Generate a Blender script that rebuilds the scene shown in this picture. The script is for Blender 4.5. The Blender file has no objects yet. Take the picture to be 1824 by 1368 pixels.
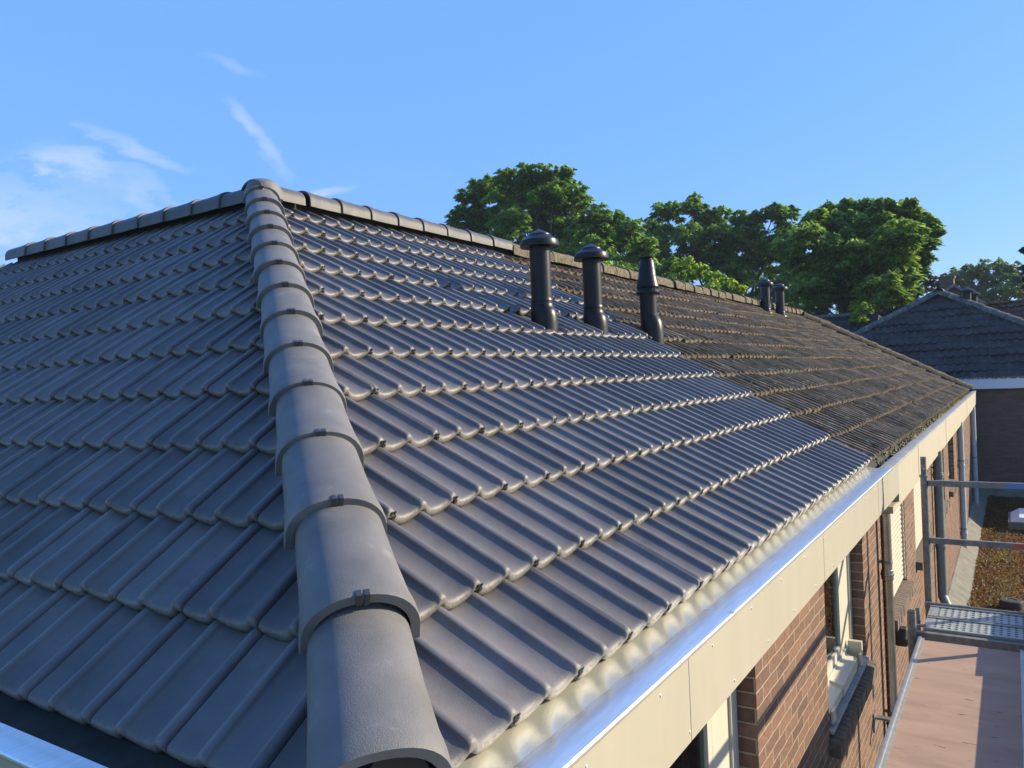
import bpy, bmesh, math, random
import numpy as np
from mathutils import Vector, Matrix, noise

random.seed(7); np.random.seed(7)
sc = bpy.context.scene

# ------------------------------------------------------------------ camera
YAW, PITCH, ROLL = 0.57226, -0.00591, -0.04186
def cam_axes():
    F = Vector((-math.sin(YAW)*math.cos(PITCH), math.cos(YAW)*math.cos(PITCH), math.sin(PITCH)))
    R = Vector((math.cos(YAW), math.sin(YAW), 0)); U = R.cross(F)
    return R*math.cos(ROLL)+U*math.sin(ROLL), -R*math.sin(ROLL)+U*math.cos(ROLL), F
cd = bpy.data.cameras.new('camera'); cam = bpy.data.objects.new('camera', cd)
sc.collection.objects.link(cam); sc.camera = cam
Rv, Uv, Fv = cam_axes()
cam.matrix_world = Matrix(((Rv.x, Uv.x, -Fv.x, 0.9296), (Rv.y, Uv.y, -Fv.y, -1.1491), (Rv.z, Uv.z, -Fv.z, 0.7316), (0, 0, 0, 1)))
cd.sensor_width = 36; cd.lens = 27.305; cd.clip_start = 0.05; cd.clip_end = 3000

# ------------------------------------------------------------------ light
SUN_AZ, SUN_EL = math.radians(49), math.radians(22)          # azimuth from +Y towards +X
sd = Vector((math.sin(SUN_AZ)*math.cos(SUN_EL), math.cos(SUN_AZ)*math.cos(SUN_EL), math.sin(SUN_EL)))
sl = bpy.data.lights.new('sun', 'SUN'); sl.energy = 5.0; sl.angle = math.radians(0.53); sl.color = (1, .87, .63)
so = bpy.data.objects.new('sun', sl); sc.collection.objects.link(so)
so.rotation_euler = (-sd).to_track_quat('-Z', 'Y').to_euler(); so.location = (10, 10, 10)
wd = bpy.data.worlds.new('World'); sc.world = wd; wd.use_nodes = True
nt = wd.node_tree; nt.nodes.clear()
out = nt.nodes.new('ShaderNodeOutputWorld'); bg = nt.nodes.new('ShaderNodeBackground')
sky = nt.nodes.new('ShaderNodeTexSky'); sky.sky_type = 'NISHITA'; sky.sun_disc = False
sky.sun_elevation = SUN_EL; sky.sun_rotation = SUN_AZ; sky.air_density = 1.0; sky.dust_density = 0.6; sky.ozone_density = 2.5
bg.inputs['Strength'].default_value = 0.116
hsv = nt.nodes.new('ShaderNodeHueSaturation'); hsv.inputs['Saturation'].default_value = 1.25; hsv.inputs['Value'].default_value = 1.15
nt.links.new(sky.outputs[0], hsv.inputs['Color'])
deep = nt.nodes.new('ShaderNodeMix'); deep.data_type = 'RGBA'; deep.inputs[0].default_value = .80; deep.inputs[7].default_value = (1.12, 2.50, 6.3, 1)
nt.links.new(hsv.outputs[0], deep.inputs[6])
# thin cirrus wisps, fixed to directions of the sky
tc = nt.nodes.new('ShaderNodeTexCoord')
def vdot(vec, n=nt):
    d = n.nodes.new('ShaderNodeVectorMath'); d.operation = 'DOT_PRODUCT'; d.inputs[1].default_value = vec
    n.links.new(tc.outputs['Generated'], d.inputs[0]); return d.outputs['Value']
def mth(op, a, b=None, clamp=False, n=nt):
    m = n.nodes.new('ShaderNodeMath'); m.operation = op; m.use_clamp = clamp
    for i, v in enumerate((a, b)):
        if v is None: continue
        if isinstance(v, (int, float)): m.inputs[i].default_value = v
        else: n.links.new(v, m.inputs[i])
    return m.outputs[0]
def sky_dir(az, el):
    a, e = math.radians(az), math.radians(el); return Vector((math.sin(a)*math.cos(e), math.cos(a)*math.cos(e), math.sin(e)))
# sky dimmed behind the camera, shaped to deepen the shaded slope
dr = nt.nodes.new('ShaderNodeMapRange'); dr.interpolation_type = 'SMOOTHSTEP'
dr.inputs['From Min'].default_value = -.15; dr.inputs['From Max'].default_value = .45; dr.inputs['To Min'].default_value = .36; dr.inputs['To Max'].default_value = .74
nt.links.new(vdot(Vector((-.25, .968, 0))), dr.inputs[0]); nt.links.new(dr.outputs[0], deep.inputs[0])
mask = None
nz = nt.nodes.new('ShaderNodeTexNoise'); nz.inputs['Scale'].default_value = 14; nz.inputs['Detail'].default_value = 9
nz.inputs['Roughness'].default_value = .62
mp = nt.nodes.new('ShaderNodeMapping'); mp.inputs['Scale'].default_value = (1, 1, 2.6); mp.inputs['Rotation'].default_value = (0.35, .2, 0)
nt.links.new(tc.outputs['Generated'], mp.inputs[0]); nt.links.new(mp.outputs[0], nz.inputs['Vector'])
CLOUDS = [  # azimuth, elevation, tilt, half length, half width (degrees), strength
    (-59.6, 14.0, -17, 5.4, 1.7, .34), (-61.8, 15.0, 8, 2.6, 1.0, .30), (-64.5, 11.0, -10, 7.5, 3.0, .42), (-57.4, 15.9, -19, 4.4, .62, .30),
    (-50.2, 17.6, -52, 2.7, .6, .30), (-49, 15.6, -50, 2.0, .8, .20), (-45.5, 13.8, 8, 2.2, .32, .40), (-51.7, 21.6, -17, 1.9, .5, .20)]
for az, el, tilt, L, W, S in CLOUDS:
    c = sky_dir(az, el); e1 = Vector((math.cos(math.radians(az)), -math.sin(math.radians(az)), 0)); e2 = e1.cross(c)
    if e2.z < 0: e2 = -e2
    t = math.radians(tilt); a1 = e1*math.cos(t)+e2*math.sin(t); a2 = -e1*math.sin(t)+e2*math.cos(t)
    u = mth('DIVIDE', vdot(a1), math.sin(math.radians(L))); v = mth('DIVIDE', vdot(a2), math.sin(math.radians(W)))
    # noise-warped ellipse
    u = mth('ADD', u, mth('MULTIPLY', mth('SUBTRACT', nz.outputs[0], .5), 2.2)); v = mth('ADD', v, mth('MULTIPLY', mth('SUBTRACT', nz.outputs[0], .5), 3.6))
    r2 = mth('ADD', mth('MULTIPLY', u, u), mth('MULTIPLY', v, v))
    g = mth('MULTIPLY', mth('SUBTRACT', 1.0, r2, True), S)
    g = mth('MULTIPLY', g, mth('GREATER_THAN', vdot(c), .5))
    mask = g if mask is None else mth('ADD', mask, g)
mask = mth('MULTIPLY', mask, mth('MULTIPLY', mth('SUBTRACT', nz.outputs[0], .26), 3.0, True), True)
mixc = nt.nodes.new('ShaderNodeMix'); mixc.data_type = 'RGBA'
nt.links.new(mask, mixc.inputs[0]); nt.links.new(deep.outputs[2], mixc.inputs[6]); mixc.inputs[7].default_value = (4.3, 4.6, 6.2, 1)
nt.links.new(mixc.outputs[2], bg.inputs['Color']); nt.links.new(bg.outputs[0], out.inputs[0])
sc.view_settings.view_transform = 'Standard'; sc.view_settings.look = 'None'; sc.view_settings.exposure = 0.80; sc.view_settings.gamma = 1
try: sc.cycles.max_bounces = 6; sc.cycles.transparent_max_bounces = 8
except Exception: pass

# ------------------------------------------------------------------ helpers
class MB:
    def __init__(s): s.v = []; s.f = []; s.m = []; s.sm = []
    def face(s, idx, m=0, smooth=False): s.f.append(tuple(idx)); s.m.append(m); s.sm.append(smooth)
    def box(s, x0, x1, y0, y1, z0, z1, m=0):
        n = len(s.v); s.v += [(x, y, z) for z in (z0, z1) for y in (y0, y1) for x in (x0, x1)]
        for f in ((0, 2, 3, 1), (4, 5, 7, 6), (0, 1, 5, 4), (2, 6, 7, 3), (0, 4, 6, 2), (1, 3, 7, 5)): s.face([n+i for i in f], m)
    def prism(s, pts, axis, a0, a1, m=0, smooth=False, cap=True):
        """polygon of (p,q) pts extruded along axis ('x' or 'y' or 'z')"""
        n = len(s.v); k = len(pts)
        for a in (a0, a1):
            for p, q in pts: s.v.append({'x': (a, p, q), 'y': (p, a, q), 'z': (p, q, a)}[axis])
        for i in range(k):
            j = (i+1) % k; s.face((n+i, n+j, n+k+j, n+k+i), m, smooth)
        if cap: s.face([n+i for i in range(k)][::-1], m); s.face([n+k+i for i in range(k)], m)
    def strip(s, pts, axis, a0, a1, seg=1, m=0, smooth=False, jit=0):
        """open polyline extruded; a zero-thickness sheet unless closed by caller"""
        n = len(s.v); k = len(pts)
        for g in range(seg+1):
            a = a0+(a1-a0)*g/seg; j = random.uniform(-jit, jit)
            for p, q in pts: s.v.append({'x': (a, p, q+j), 'y': (p+j, a, q)}[axis])
        for g in range(seg):
            for i in range(k-1): b = n+g*k+i; s.face((b, b+1, b+k+1, b+k), m, smooth)
    def tube(s, p0, p1, r, seg=16, m=0, r1=None, cap=True):
        p0, p1 = Vector(p0), Vector(p1); r1 = r if r1 is None else r1
        t = (p1-p0).normalized(); a = t.orthogonal().normalized(); b = t.cross(a); n = len(s.v)
        for p, rr in ((p0, r), (p1, r1)):
            for i in range(seg):
                w = 2*math.pi*i/seg; s.v.append(tuple(p+(a*math.cos(w)+b*math.sin(w))*rr))
        for i in range(seg): j = (i+1) % seg; s.face((n+i, n+j, n+seg+j, n+seg+i), m, True)
        if cap: s.face([n+i for i in range(seg)][::-1], m); s.face([n+seg+i for i in range(seg)], m)
    def lathe(s, prof, c=(0, 0, 0), seg=28, m=0, shear=None, smooth=True):
        """prof: list of (r, z[, dx]) bottom->top"""
        n = len(s.v); k = len(prof)
        for pr in prof:
            r, z = pr[0], pr[1]; dx = pr[2] if len(pr) > 2 else 0
            for i in range(seg):
                w = 2*math.pi*i/seg; s.v.append((c[0]+dx+r*math.cos(w), c[1]+r*math.sin(w), c[2]+z))
        for g in range(k-1):
            for i in range(seg): j = (i+1) % seg; b = n+g*seg; s.face((b+i, b+j, b+seg+j, b+seg+i), m, smooth)
        s.face([n+i for i in range(seg)][::-1], m); s.face([n+(k-1)*seg+i for i in range(seg)], m)
    def build(s, name, mats, parent=None, auto=None):
        me = bpy.data.meshes.new(name); me.from_pydata([tuple(v) for v in s.v], [], s.f)
        for mt in (mats if isinstance(mats, (list, tuple)) else [mats]): me.materials.append(mt)
        me.polygons.foreach_set('material_index', s.m); me.polygons.foreach_set('use_smooth', s.sm)
        me.update()
        if any(s.sm): me.set_sharp_from_angle(angle=math.radians(30))
        return link(name, me, parent)
    def build_each(s, name, mats, parent=None):
        """every connected piece becomes an object of its own"""
        par = list(range(len(s.v)))
        def find(i):
            while par[i] != i: par[i] = par[par[i]]; i = par[i]
            return i
        for f in s.f:
            for i in f[1:]: par[find(i)] = find(f[0])
        groups = {}
        for fi, f in enumerate(s.f): groups.setdefault(find(f[0]), []).append(fi)
        res = []
        for fis in groups.values():
            o = MB(); mp_ = {}
            for fi in fis:
                idx = []
                for i in s.f[fi]:
                    if i not in mp_: mp_[i] = len(o.v); o.v.append(s.v[i])
                    idx.append(mp_[i])
                o.face(idx, s.m[fi], s.sm[fi])
            res.append(o.build(name, mats, parent))
        return res
def link(name, me, parent=None):
    o = bpy.data.objects.new(name, me); sc.collection.objects.link(o)
    if parent: o.parent = parent
    return o
def tag(o, label=None, cat=None, group=None, kind=None):
    for k, v in (('label', label), ('category', cat), ('group', group), ('kind', kind)):
        if v: o[k] = v
    return o
def empty(name, loc=(0, 0, 0)):
    # parts are modelled in world coordinates: the empty stays at the origin of the site
    o = bpy.data.objects.new(name, None); sc.collection.objects.link(o); o.empty_display_size = .3
    return o

# ------------------------------------------------------------------ materials
def mat(name, col, rough=.6, metal=0, spec=.5, noise_amt=0, noise_scale=20, col2=None, bump=0, bump_scale=60, tint=False, coat=0, spots=None, stretch=None):
    m = bpy.data.materials.new(name); m.use_nodes = True; t = m.node_tree; p = t.nodes['Principled BSDF']
    p.inputs['Roughness'].default_value = rough; p.inputs['Metallic'].default_value = metal
    p.inputs['Specular IOR Level'].default_value = spec; p.inputs['Coat Weight'].default_value = coat
    N = t.nodes.new; L = t.links.new
    co = N('ShaderNodeTexCoord').outputs['Object']
    if stretch:
        mp = N('ShaderNodeMapping'); mp.inputs['Scale'].default_value = stretch; L(co, mp.inputs[0]); co = mp.outputs[0]
    def noise_(scale, detail=5, rg=.6):
        n = N('ShaderNodeTexNoise'); n.inputs['Scale'].default_value = scale; n.inputs['Detail'].default_value = detail
        n.inputs['Roughness'].default_value = rg; L(co, n.inputs['Vector']); return n
    c = None
    def mix(f, a, b, blend='MIX'):
        x = N('ShaderNodeMix'); x.data_type = 'RGBA'; x.blend_type = blend
        for i, v in ((0, f), (6, a), (7, b)):
            if isinstance(v, (int, float)): x.inputs[i].default_value = v
            elif isinstance(v, tuple): x.inputs[i].default_value = (*v, 1) if len(v) == 3 else v
            else: L(v, x.inputs[i])
        return x.outputs[2]
    def ramp(f, a, b):
        r = N('ShaderNodeMapRange'); r.inputs['From Min'].default_value = a; r.inputs['From Max'].default_value = b; L(f, r.inputs[0]); return r.outputs[0]
    base = col
    if noise_amt or col2:
        n = noise_(noise_scale); f = ramp(n.outputs[0], .32, .68)
        lo = tuple(x*(1-noise_amt) for x in col); hi = col2 or tuple(min(1, x*(1+noise_amt)) for x in col)
        c = mix(f, lo, hi)
    if spots:
        for (scol, sscale, thr, wid, strength) in spots:
            n = noise_(sscale, 6, .65); f = ramp(n.outputs[0], thr, thr+wid)
            mm = N('ShaderNodeMath'); mm.operation = 'MULTIPLY'; L(f, mm.inputs[0]); mm.inputs[1].default_value = strength
            c = mix(mm.outputs[0], c if c is not None else base, scol)
    if tint:
        at = N('ShaderNodeAttribute'); at.attribute_name = 'tint'; sp = N('ShaderNodeSeparateColor'); L(at.outputs['Color'], sp.inputs[0])
        r = N('ShaderNodeMapRange'); r.inputs['To Min'].default_value = .82; r.inputs['To Max'].default_value = 1.18; L(sp.outputs[0], r.inputs[0])
        g = N('ShaderNodeCombineColor')
        for i in range(3): L(r.outputs[0], g.inputs[i])
        c = mix(1.0, c if c is not None else base, g.outputs[0], 'MULTIPLY')
        if isinstance(tint, tuple):
            n = noise_(90, 4); f = ramp(n.outputs[0], .35, .62)
            mm = N('ShaderNodeMath'); mm.operation = 'MULTIPLY'; L(f, mm.inputs[0]); L(sp.outputs[1], mm.inputs[1])
            c = mix(mm.outputs[0], c, tint)
        c = mix(sp.outputs[2], c, (.008, .008, .009))  # near-black stands in for occlusion in the tile joint grooves
    if c is None: p.inputs['Base Color'].default_value = (*col, 1)
    else: L(c, p.inputs['Base Color'])
    if bump:
        n = noise_(bump_scale, 4); b = N('ShaderNodeBump'); b.inputs['Strength'].default_value = bump; b.inputs['Distance'].default_value = .004
        L(n.outputs[0], b.inputs['Height']); L(b.outputs[0], p.inputs['Normal'])
    return m
M = {}
M['tile'] = mat('new_tile', (.128, .118, .120), .42, spec=.5, noise_amt=.16, noise_scale=7, tint=(.225, .20, .17), bump=.35, bump_scale=420,  # edge tint: bare concrete, lightened further to paint a sunlit glow
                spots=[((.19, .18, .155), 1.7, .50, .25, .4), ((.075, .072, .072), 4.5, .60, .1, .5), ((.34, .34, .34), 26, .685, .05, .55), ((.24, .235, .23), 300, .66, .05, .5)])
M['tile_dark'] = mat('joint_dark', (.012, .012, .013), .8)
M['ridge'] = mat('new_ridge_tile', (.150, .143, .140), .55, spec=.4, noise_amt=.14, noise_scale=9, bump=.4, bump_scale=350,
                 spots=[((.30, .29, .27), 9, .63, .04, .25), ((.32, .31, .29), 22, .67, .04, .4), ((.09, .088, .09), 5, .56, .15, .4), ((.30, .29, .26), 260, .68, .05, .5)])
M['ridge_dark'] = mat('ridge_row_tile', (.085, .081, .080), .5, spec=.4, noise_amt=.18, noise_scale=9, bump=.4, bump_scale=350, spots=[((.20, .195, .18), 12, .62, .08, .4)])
M['old'] = mat('old_tile', (.125, .096, .070), .92, spec=.2, noise_amt=.45, noise_scale=6, tint=(.15, .11, .065), bump=1, bump_scale=120,
               spots=[((.13, .10, .07), 3.5, .50, .2, .5), ((.30, .30, .27), 20, .585, .06, .65), ((.36, .16, .05), 3.2, .66, .05, .7), ((.03, .03, .025), 9, .56, .1, .6)])
M['old_ridge'] = mat('old_ridge_tile', (.12, .098, .066), .95, spec=.2, noise_amt=.5, noise_scale=16, bump=1, bump_scale=90,
                     spots=[((.30, .29, .25), 30, .55, .1, .7), ((.07, .08, .03), 12, .56, .08, .7)])
M['vent'] = mat('vent_plastic', (.011, .012, .015), .36, spec=.28, noise_amt=.3, noise_scale=12, bump=.15, bump_scale=90, spots=[((.10, .10, .11), 50, .66, .08, .4)])
M['clip'] = mat('clip_metal', (.09, .09, .09), .35, metal=.6)
M['zinc'] = mat('zinc_sole', (.84, .81, .66), .24, metal=.72, noise_amt=.06, noise_scale=7)
M['zinc_cap'] = mat('zinc_cap', (.78, .78, .76), .30, metal=.82, noise_amt=.10, noise_scale=5, stretch=(14, 1.2, 1))
M['zinc_pipe'] = mat('zinc_pipe', (.50, .46, .40), .27, metal=1, noise_amt=.15, noise_scale=12)
M['lead'] = mat('old_zinc', (.25, .255, .26), .75, metal=.0, spec=.3, noise_amt=.25, noise_scale=12, spots=[((.22, .22, .2), 20, .55, .1, .6)])
M['trough'] = mat('dirty_shaded_trough', (.05, .047, .042), .9, noise_amt=.4, noise_scale=9)  # dark colour holds the shadow inside the gutters along with old dirt
M['fascia'] = mat('cream_panel', (.40, .365, .285), .42, spec=.4, noise_amt=.04, noise_scale=2.5, stretch=(1, 2.5, .6), spots=[((.34, .30, .22), 3.5, .56, .16, .30)])
M['fascia_old'] = mat('old_cream_panel', (.41, .365, .28), .55, spec=.35, noise_amt=.06, noise_scale=5, stretch=(1, 3, .5), spots=[((.48, .38, .24), 8, .52, .2, .45)])
M['frame'] = mat('cream_frame', (.55, .51, .40), .4, spec=.4, noise_amt=.04, noise_scale=12)
M['shutter'] = mat('shutter_slat', (.47, .40, .29), .45, noise_amt=.03)
M['rivet'] = mat('rivet', (.72, .68, .6), .3, metal=.3)
M['soffit'] = mat('soffit_board', (.22, .19, .18), .7, noise_amt=.1)
M['grey_pipe'] = mat('grey_pipe', (.15, .165, .16), .5, noise_amt=.15, noise_scale=8)
M['white_pipe'] = mat('white_pipe', (.36, .385, .39), .5, noise_amt=.12, noise_scale=8)
M['galv'] = mat('galvanised', (.19, .18, .16), .55, metal=.25, noise_amt=.3, noise_scale=30, bump=.3, bump_scale=50)
M['alu'] = mat('aluminium', (.42, .41, .37), .4, metal=.5, noise_amt=.15, noise_scale=25)
M['red'] = mat('red_paint', (.42, .09, .05), .5, noise_amt=.2)
M['blue_tape'] = mat('blue_mark', (.10, .20, .42), .5)
M['ply'] = mat('plywood', (.38, .255, .185), .75, spec=.25, noise_amt=.12, noise_scale=3, bump=.25, bump_scale=60, stretch=(.6, 2.2, 1),
               spots=[((.10, .065, .045), 13, .64, .02, .85), ((.22, .15, .11), 2.5, .54, .12, .5), ((.56, .46, .38), 60, .72, .04, .5)])
M['stone'] = mat('sill_stone', (.34, .33, .30), .8, noise_amt=.2, noise_scale=25, bump=.3)
M['coping'] = mat('coping', (.145, .135, .105), .85, noise_amt=.25, noise_scale=5, bump=.4, spots=[((.12, .11, .09), 9, .6, .06, .6)])
M['black'] = mat('black_rubber', (.028, .028, .026), .75, noise_amt=.3, noise_scale=25)
M['white'] = mat('white_board', (.72, .74, .78), .5, noise_amt=.03)
M['interior'] = mat('room_dark', (.04, .036, .03), .9)
M['curtain'] = mat('curtain', (.78, .72, .52), .9, noise_amt=.3, noise_scale=6, stretch=(1, 14, .6))
def glass_mat():
    m = bpy.data.materials.new('window_glass'); m.use_nodes = True; t = m.node_tree; p = t.nodes['Principled BSDF']
    p.inputs['Base Color'].default_value = (.9, .95, .92, 1); p.inputs['Roughness'].default_value = .02
    tr = t.nodes.new('ShaderNodeBsdfTransparent'); tr.inputs[0].default_value = (.75, .78, .72, 1); g = t.nodes.new('ShaderNodeBsdfGlossy'); g.inputs['Roughness'].default_value = .02
    fr = t.nodes.new('ShaderNodeFresnel'); fr.inputs[0].default_value = 1.9; mx = t.nodes.new('ShaderNodeMixShader')
    t.links.new(fr.outputs[0], mx.inputs[0]); t.links.new(tr.outputs[0], mx.inputs[1]); t.links.new(g.outputs[0], mx.inputs[2])
    t.links.new(mx.outputs[0], t.nodes['Material Output'].inputs[0]); return m
M['glass'] = glass_mat()
def brick_mat(name, c1, c2, mortar, axis='x', bw=.22, bh=.062, bump=1.0):
    m = bpy.data.materials.new(name); m.use_nodes = True; t = m.node_tree; p = t.nodes['Principled BSDF']; N = t.nodes.new; L = t.links.new
    co = N('ShaderNodeTexCoord'); sp = N('ShaderNodeSeparateXYZ'); L(co.outputs['Object'], sp.inputs[0])
    ad = N('ShaderNodeMath'); ad.operation = 'ADD'; L(sp.outputs[0], ad.inputs[0]); L(sp.outputs[1], ad.inputs[1])
    cb = N('ShaderNodeCombineXYZ'); L(ad.outputs[0], cb.inputs[0]); L(sp.outputs[2], cb.inputs[1])
    # wobble so that the courses are not ruler straight
    n0 = N('ShaderNodeTexNoise'); n0.inputs['Scale'].default_value = 9; L(cb.outputs[0], n0.inputs[0])
    vm = N('ShaderNodeVectorMath'); vm.operation = 'SCALE'; vm.inputs['Scale'].default_value = .012; L(n0.outputs['Color'], vm.inputs[0])
    va = N('ShaderNodeVectorMath'); L(cb.outputs[0], va.inputs[0]); L(vm.outputs[0], va.inputs[1])
    b = N('ShaderNodeTexBrick'); L(va.outputs[0], b.inputs['Vector']); b.inputs['Scale'].default_value = 1; b.inputs['Brick Width'].default_value = bw
    b.inputs['Row Height'].default_value = bh; b.inputs['Mortar Size'].default_value = .0055; b.inputs['Mortar Smooth'].default_value = .25; b.inputs['Bias'].default_value = 0
    b.inputs['Color1'].default_value = (*c1, 1); b.inputs['Color2'].default_value = (*c2, 1); b.inputs['Mortar'].default_value = (*mortar, 1)
    n = N('ShaderNodeTexNoise'); n.inputs['Scale'].default_value = 35; n.inputs['Detail'].default_value = 6; L(co.outputs['Object'], n.inputs[0])
    r = N('ShaderNodeMapRange'); r.inputs['To Min'].default_value = .6; r.inputs['To Max'].default_value = 1.4; L(n.outputs[0], r.inputs[0])
    mx = N('ShaderNodeMix'); mx.data_type = 'RGBA'; mx.blend_type = 'MULTIPLY'; mx.inputs[0].default_value = 1
    g = N('ShaderNodeCombineColor'); [L(r.outputs[0], g.inputs[i]) for i in range(3)]
    L(b.outputs['Color'], mx.inputs[6]); L(g.outputs[0], mx.inputs[7]); L(mx.outputs[2], p.inputs['Base Color'])
    p.inputs['Roughness'].default_value = .9; p.inputs['Specular IOR Level'].default_value = .2
    iv = N('ShaderNodeMath'); iv.operation = 'SUBTRACT'; iv.inputs[0].default_value = 1; L(b.outputs['Fac'], iv.inputs[1])
    a2 = N('ShaderNodeMath'); a2.operation = 'MULTIPLY_ADD'; L(n.outputs[0], a2.inputs[0]); a2.inputs[1].default_value = .5; L(iv.outputs[0], a2.inputs[2])
    bp = N('ShaderNodeBump'); bp.inputs['Strength'].default_value = bump; bp.inputs['Distance'].default_value = .008; L(a2.outputs[0], bp.inputs['Height']); L(bp.outputs[0], p.inputs['Normal'])
    return m
M['brick'] = brick_mat('red_brick', (.215, .122, .085), (.125, .075, .058), (.33, .26, .18), bump=1.8)
M['brick_far'] = brick_mat('brown_brick', (.20, .115, .08), (.14, .085, .065), (.17, .13, .10), bump=.5)
M['brick_sill'] = mat('sill_brick', (.13, .095, .07), .85, noise_amt=.35, noise_scale=25, bump=.5)
M['grass'] = mat('lawn', (.05, .085, .02), .95, noise_amt=.4, noise_scale=.6)
M['pavement'] = mat('pavement', (.2, .19, .17), .9, noise_amt=.2, noise_scale=2)
def leaf_mat(name, c1, c2):
    m = bpy.data.materials.new(name); m.use_nodes = True; t = m.node_tree; p = t.nodes['Principled BSDF']; N = t.nodes.new; L = t.links.new
    at = N('ShaderNodeAttribute'); at.attribute_name = 'tint'; sp = N('ShaderNodeSeparateColor'); L(at.outputs['Color'], sp.inputs[0])
    mx = N('ShaderNodeMix'); mx.data_type = 'RGBA'; mx.inputs[6].default_value = (*c1, 1); mx.inputs[7].default_value = (*c2, 1); L(sp.outputs[0], mx.inputs[0])
    L(mx.outputs[2], p.inputs['Base Color']); p.inputs['Roughness'].default_value = .5; p.inputs['Specular IOR Level'].default_value = .35
    tr = N('ShaderNodeBsdfTranslucent'); L(mx.outputs[2], tr.inputs[0]); ms = N('ShaderNodeMixShader'); ms.inputs[0].default_value = .58
    L(p.outputs[0], ms.inputs[1]); L(tr.outputs[0], ms.inputs[2]); L(ms.outputs[0], t.nodes['Material Output'].inputs[0]); return m
M['bark'] = mat('bark', (.09, .07, .05), .95, noise_amt=.3, noise_scale=6, bump=1, bump_scale=20)

# ------------------------------------------------------------------ roof geometry
TR, TL = .5958, .7716                      # slopes of the long (R) and the end (L) roof faces
PR, PL = math.atan(TR), math.atan(TL)
CR, CL = .3489, .3178                      # course spacing
YL, ZL = -.1737, -.0301
H = 2.0894; XA = -H/TR; YA = (H-ZL)/TL+YL; YB = YL-ZL/TL
HIP0 = Vector((0, YB, 0)); APEX = Vector((XA, YA, H))

def wave(ph, A, power):
    d = np.abs((ph+.5) % 1.0-.5); r = .108; h1 = .66*A      # rounded roll standing on a curved pan
    pan = h1*(np.clip((.5-d)/(.5-r), 0, 1))**2
    roll = (A-h1)*np.sqrt(np.clip(1-(np.clip(d, 0, r)/r)**2, 0, 1))
    return pan+np.where(d < r, roll-(pan-h1)*0, 0)-np.where(d < r, pan-h1, 0)

def tile_sheet(O, a, b, n, t0, t1, kmin, kmax, c, joint, per=.15, A=.037, power=1.35, samples=14, groove_side=1, rough=0., holes=True, thick=.034, seed=0, groove=True, flat=()):
    """courses of overlapping double-roll tiles; a: along the course, b: up the slope, n: outwards"""
    rs = np.random.RandomState(seed)
    i0 = math.floor((t0-joint)/(2*per)); i1 = math.ceil((t1-joint)/(2*per))
    base = [0, .03, .06, .085, .102, .110, .16, .23, .33, .5, .67, .77, .84, .890, .898, .915, .94, .97] if samples > 10 else [0, .05, .09, .110, .24, .5, .76, .890, .91, .95]
    us = []
    for i in range(i0, i1):
        for w in (0, 1):
            ph = list(base)
            if w == 0 and groove:
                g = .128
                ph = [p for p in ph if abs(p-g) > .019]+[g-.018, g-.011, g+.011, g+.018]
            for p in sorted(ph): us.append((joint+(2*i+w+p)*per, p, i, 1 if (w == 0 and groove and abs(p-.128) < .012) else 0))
    if groove_side < 0:
        us = [(2*joint-u, p, -1-i, g) for (u, p, i, g) in us if True][::-1]
        # keep inside the range
    us = [x for x in us if t0-.02 <= x[0] <= t1+.02]
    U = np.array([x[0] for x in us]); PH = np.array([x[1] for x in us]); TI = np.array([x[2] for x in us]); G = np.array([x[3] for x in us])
    hU = wave(PH, A, power)-G*.013
    rows = [(.008, -thick), (.001, -thick+.003), (-.001, -.018), (.001, -.0095), (.0055, -.0040), (.0125, -.0010), (.024, .0002), (.33*c, 0), (.66*c, 0), (c+.03, 0)]
    nr = len(rows); nu = len(U); V = []; Fc = []; T = []
    a, b, n, O = np.array(a), np.array(b), np.array(n), np.array(O)
    nt_ = i1-i0+4
    for k in range(kmin, kmax):
        jz = rs.normal(0, .0014+rough*.003, nt_)[(TI-TI.min()) % nt_]; js = rs.normal(0, .0018+rough*.006, nt_)[(TI-TI.min()) % nt_]; tr = rs.rand(nt_)[(TI-TI.min()) % nt_]
        if k == kmin: js = js*.5
        wob = rough*.012*np.sin(U*1.3+k*2.1)+rough*.007*np.sin(U*3.7+k)
        for ri, (s, dz) in enumerate(rows):
            front = ri <= 4
            hk = hU*1.0
            for (fk, fi) in flat:
                if fk == k: hk = np.where(TI == fi, hU*.35, hk)
            hh = hk+dz-.037*(s/c)+jz+wob
            if front: hh = hh-0.0*G
            P = O+np.outer(U, a)+np.outer(k*c+s+js, b)+np.outer(hh, n)
            if rough: P = P+n*(rs.normal(0, rough*.0022, nu))[:, None]+b*(rs.normal(0, rough*.003, nu))[:, None]
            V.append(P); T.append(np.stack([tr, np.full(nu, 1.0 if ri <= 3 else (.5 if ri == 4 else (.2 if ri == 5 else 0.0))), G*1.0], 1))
        bse = (k-kmin)*nr*nu
        for ri in range(nr-1):
            r = bse+ri*nu+np.arange(nu-1); Fc.append(np.stack([r, r+1, r+nu+1, r+nu], 1))
    V = np.concatenate(V); Fc = np.concatenate(Fc); T = np.concatenate(T)
    if np.dot(np.cross(a, b), n) < 0: Fc = Fc[:, ::-1]
    return V, Fc, T, U

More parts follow.
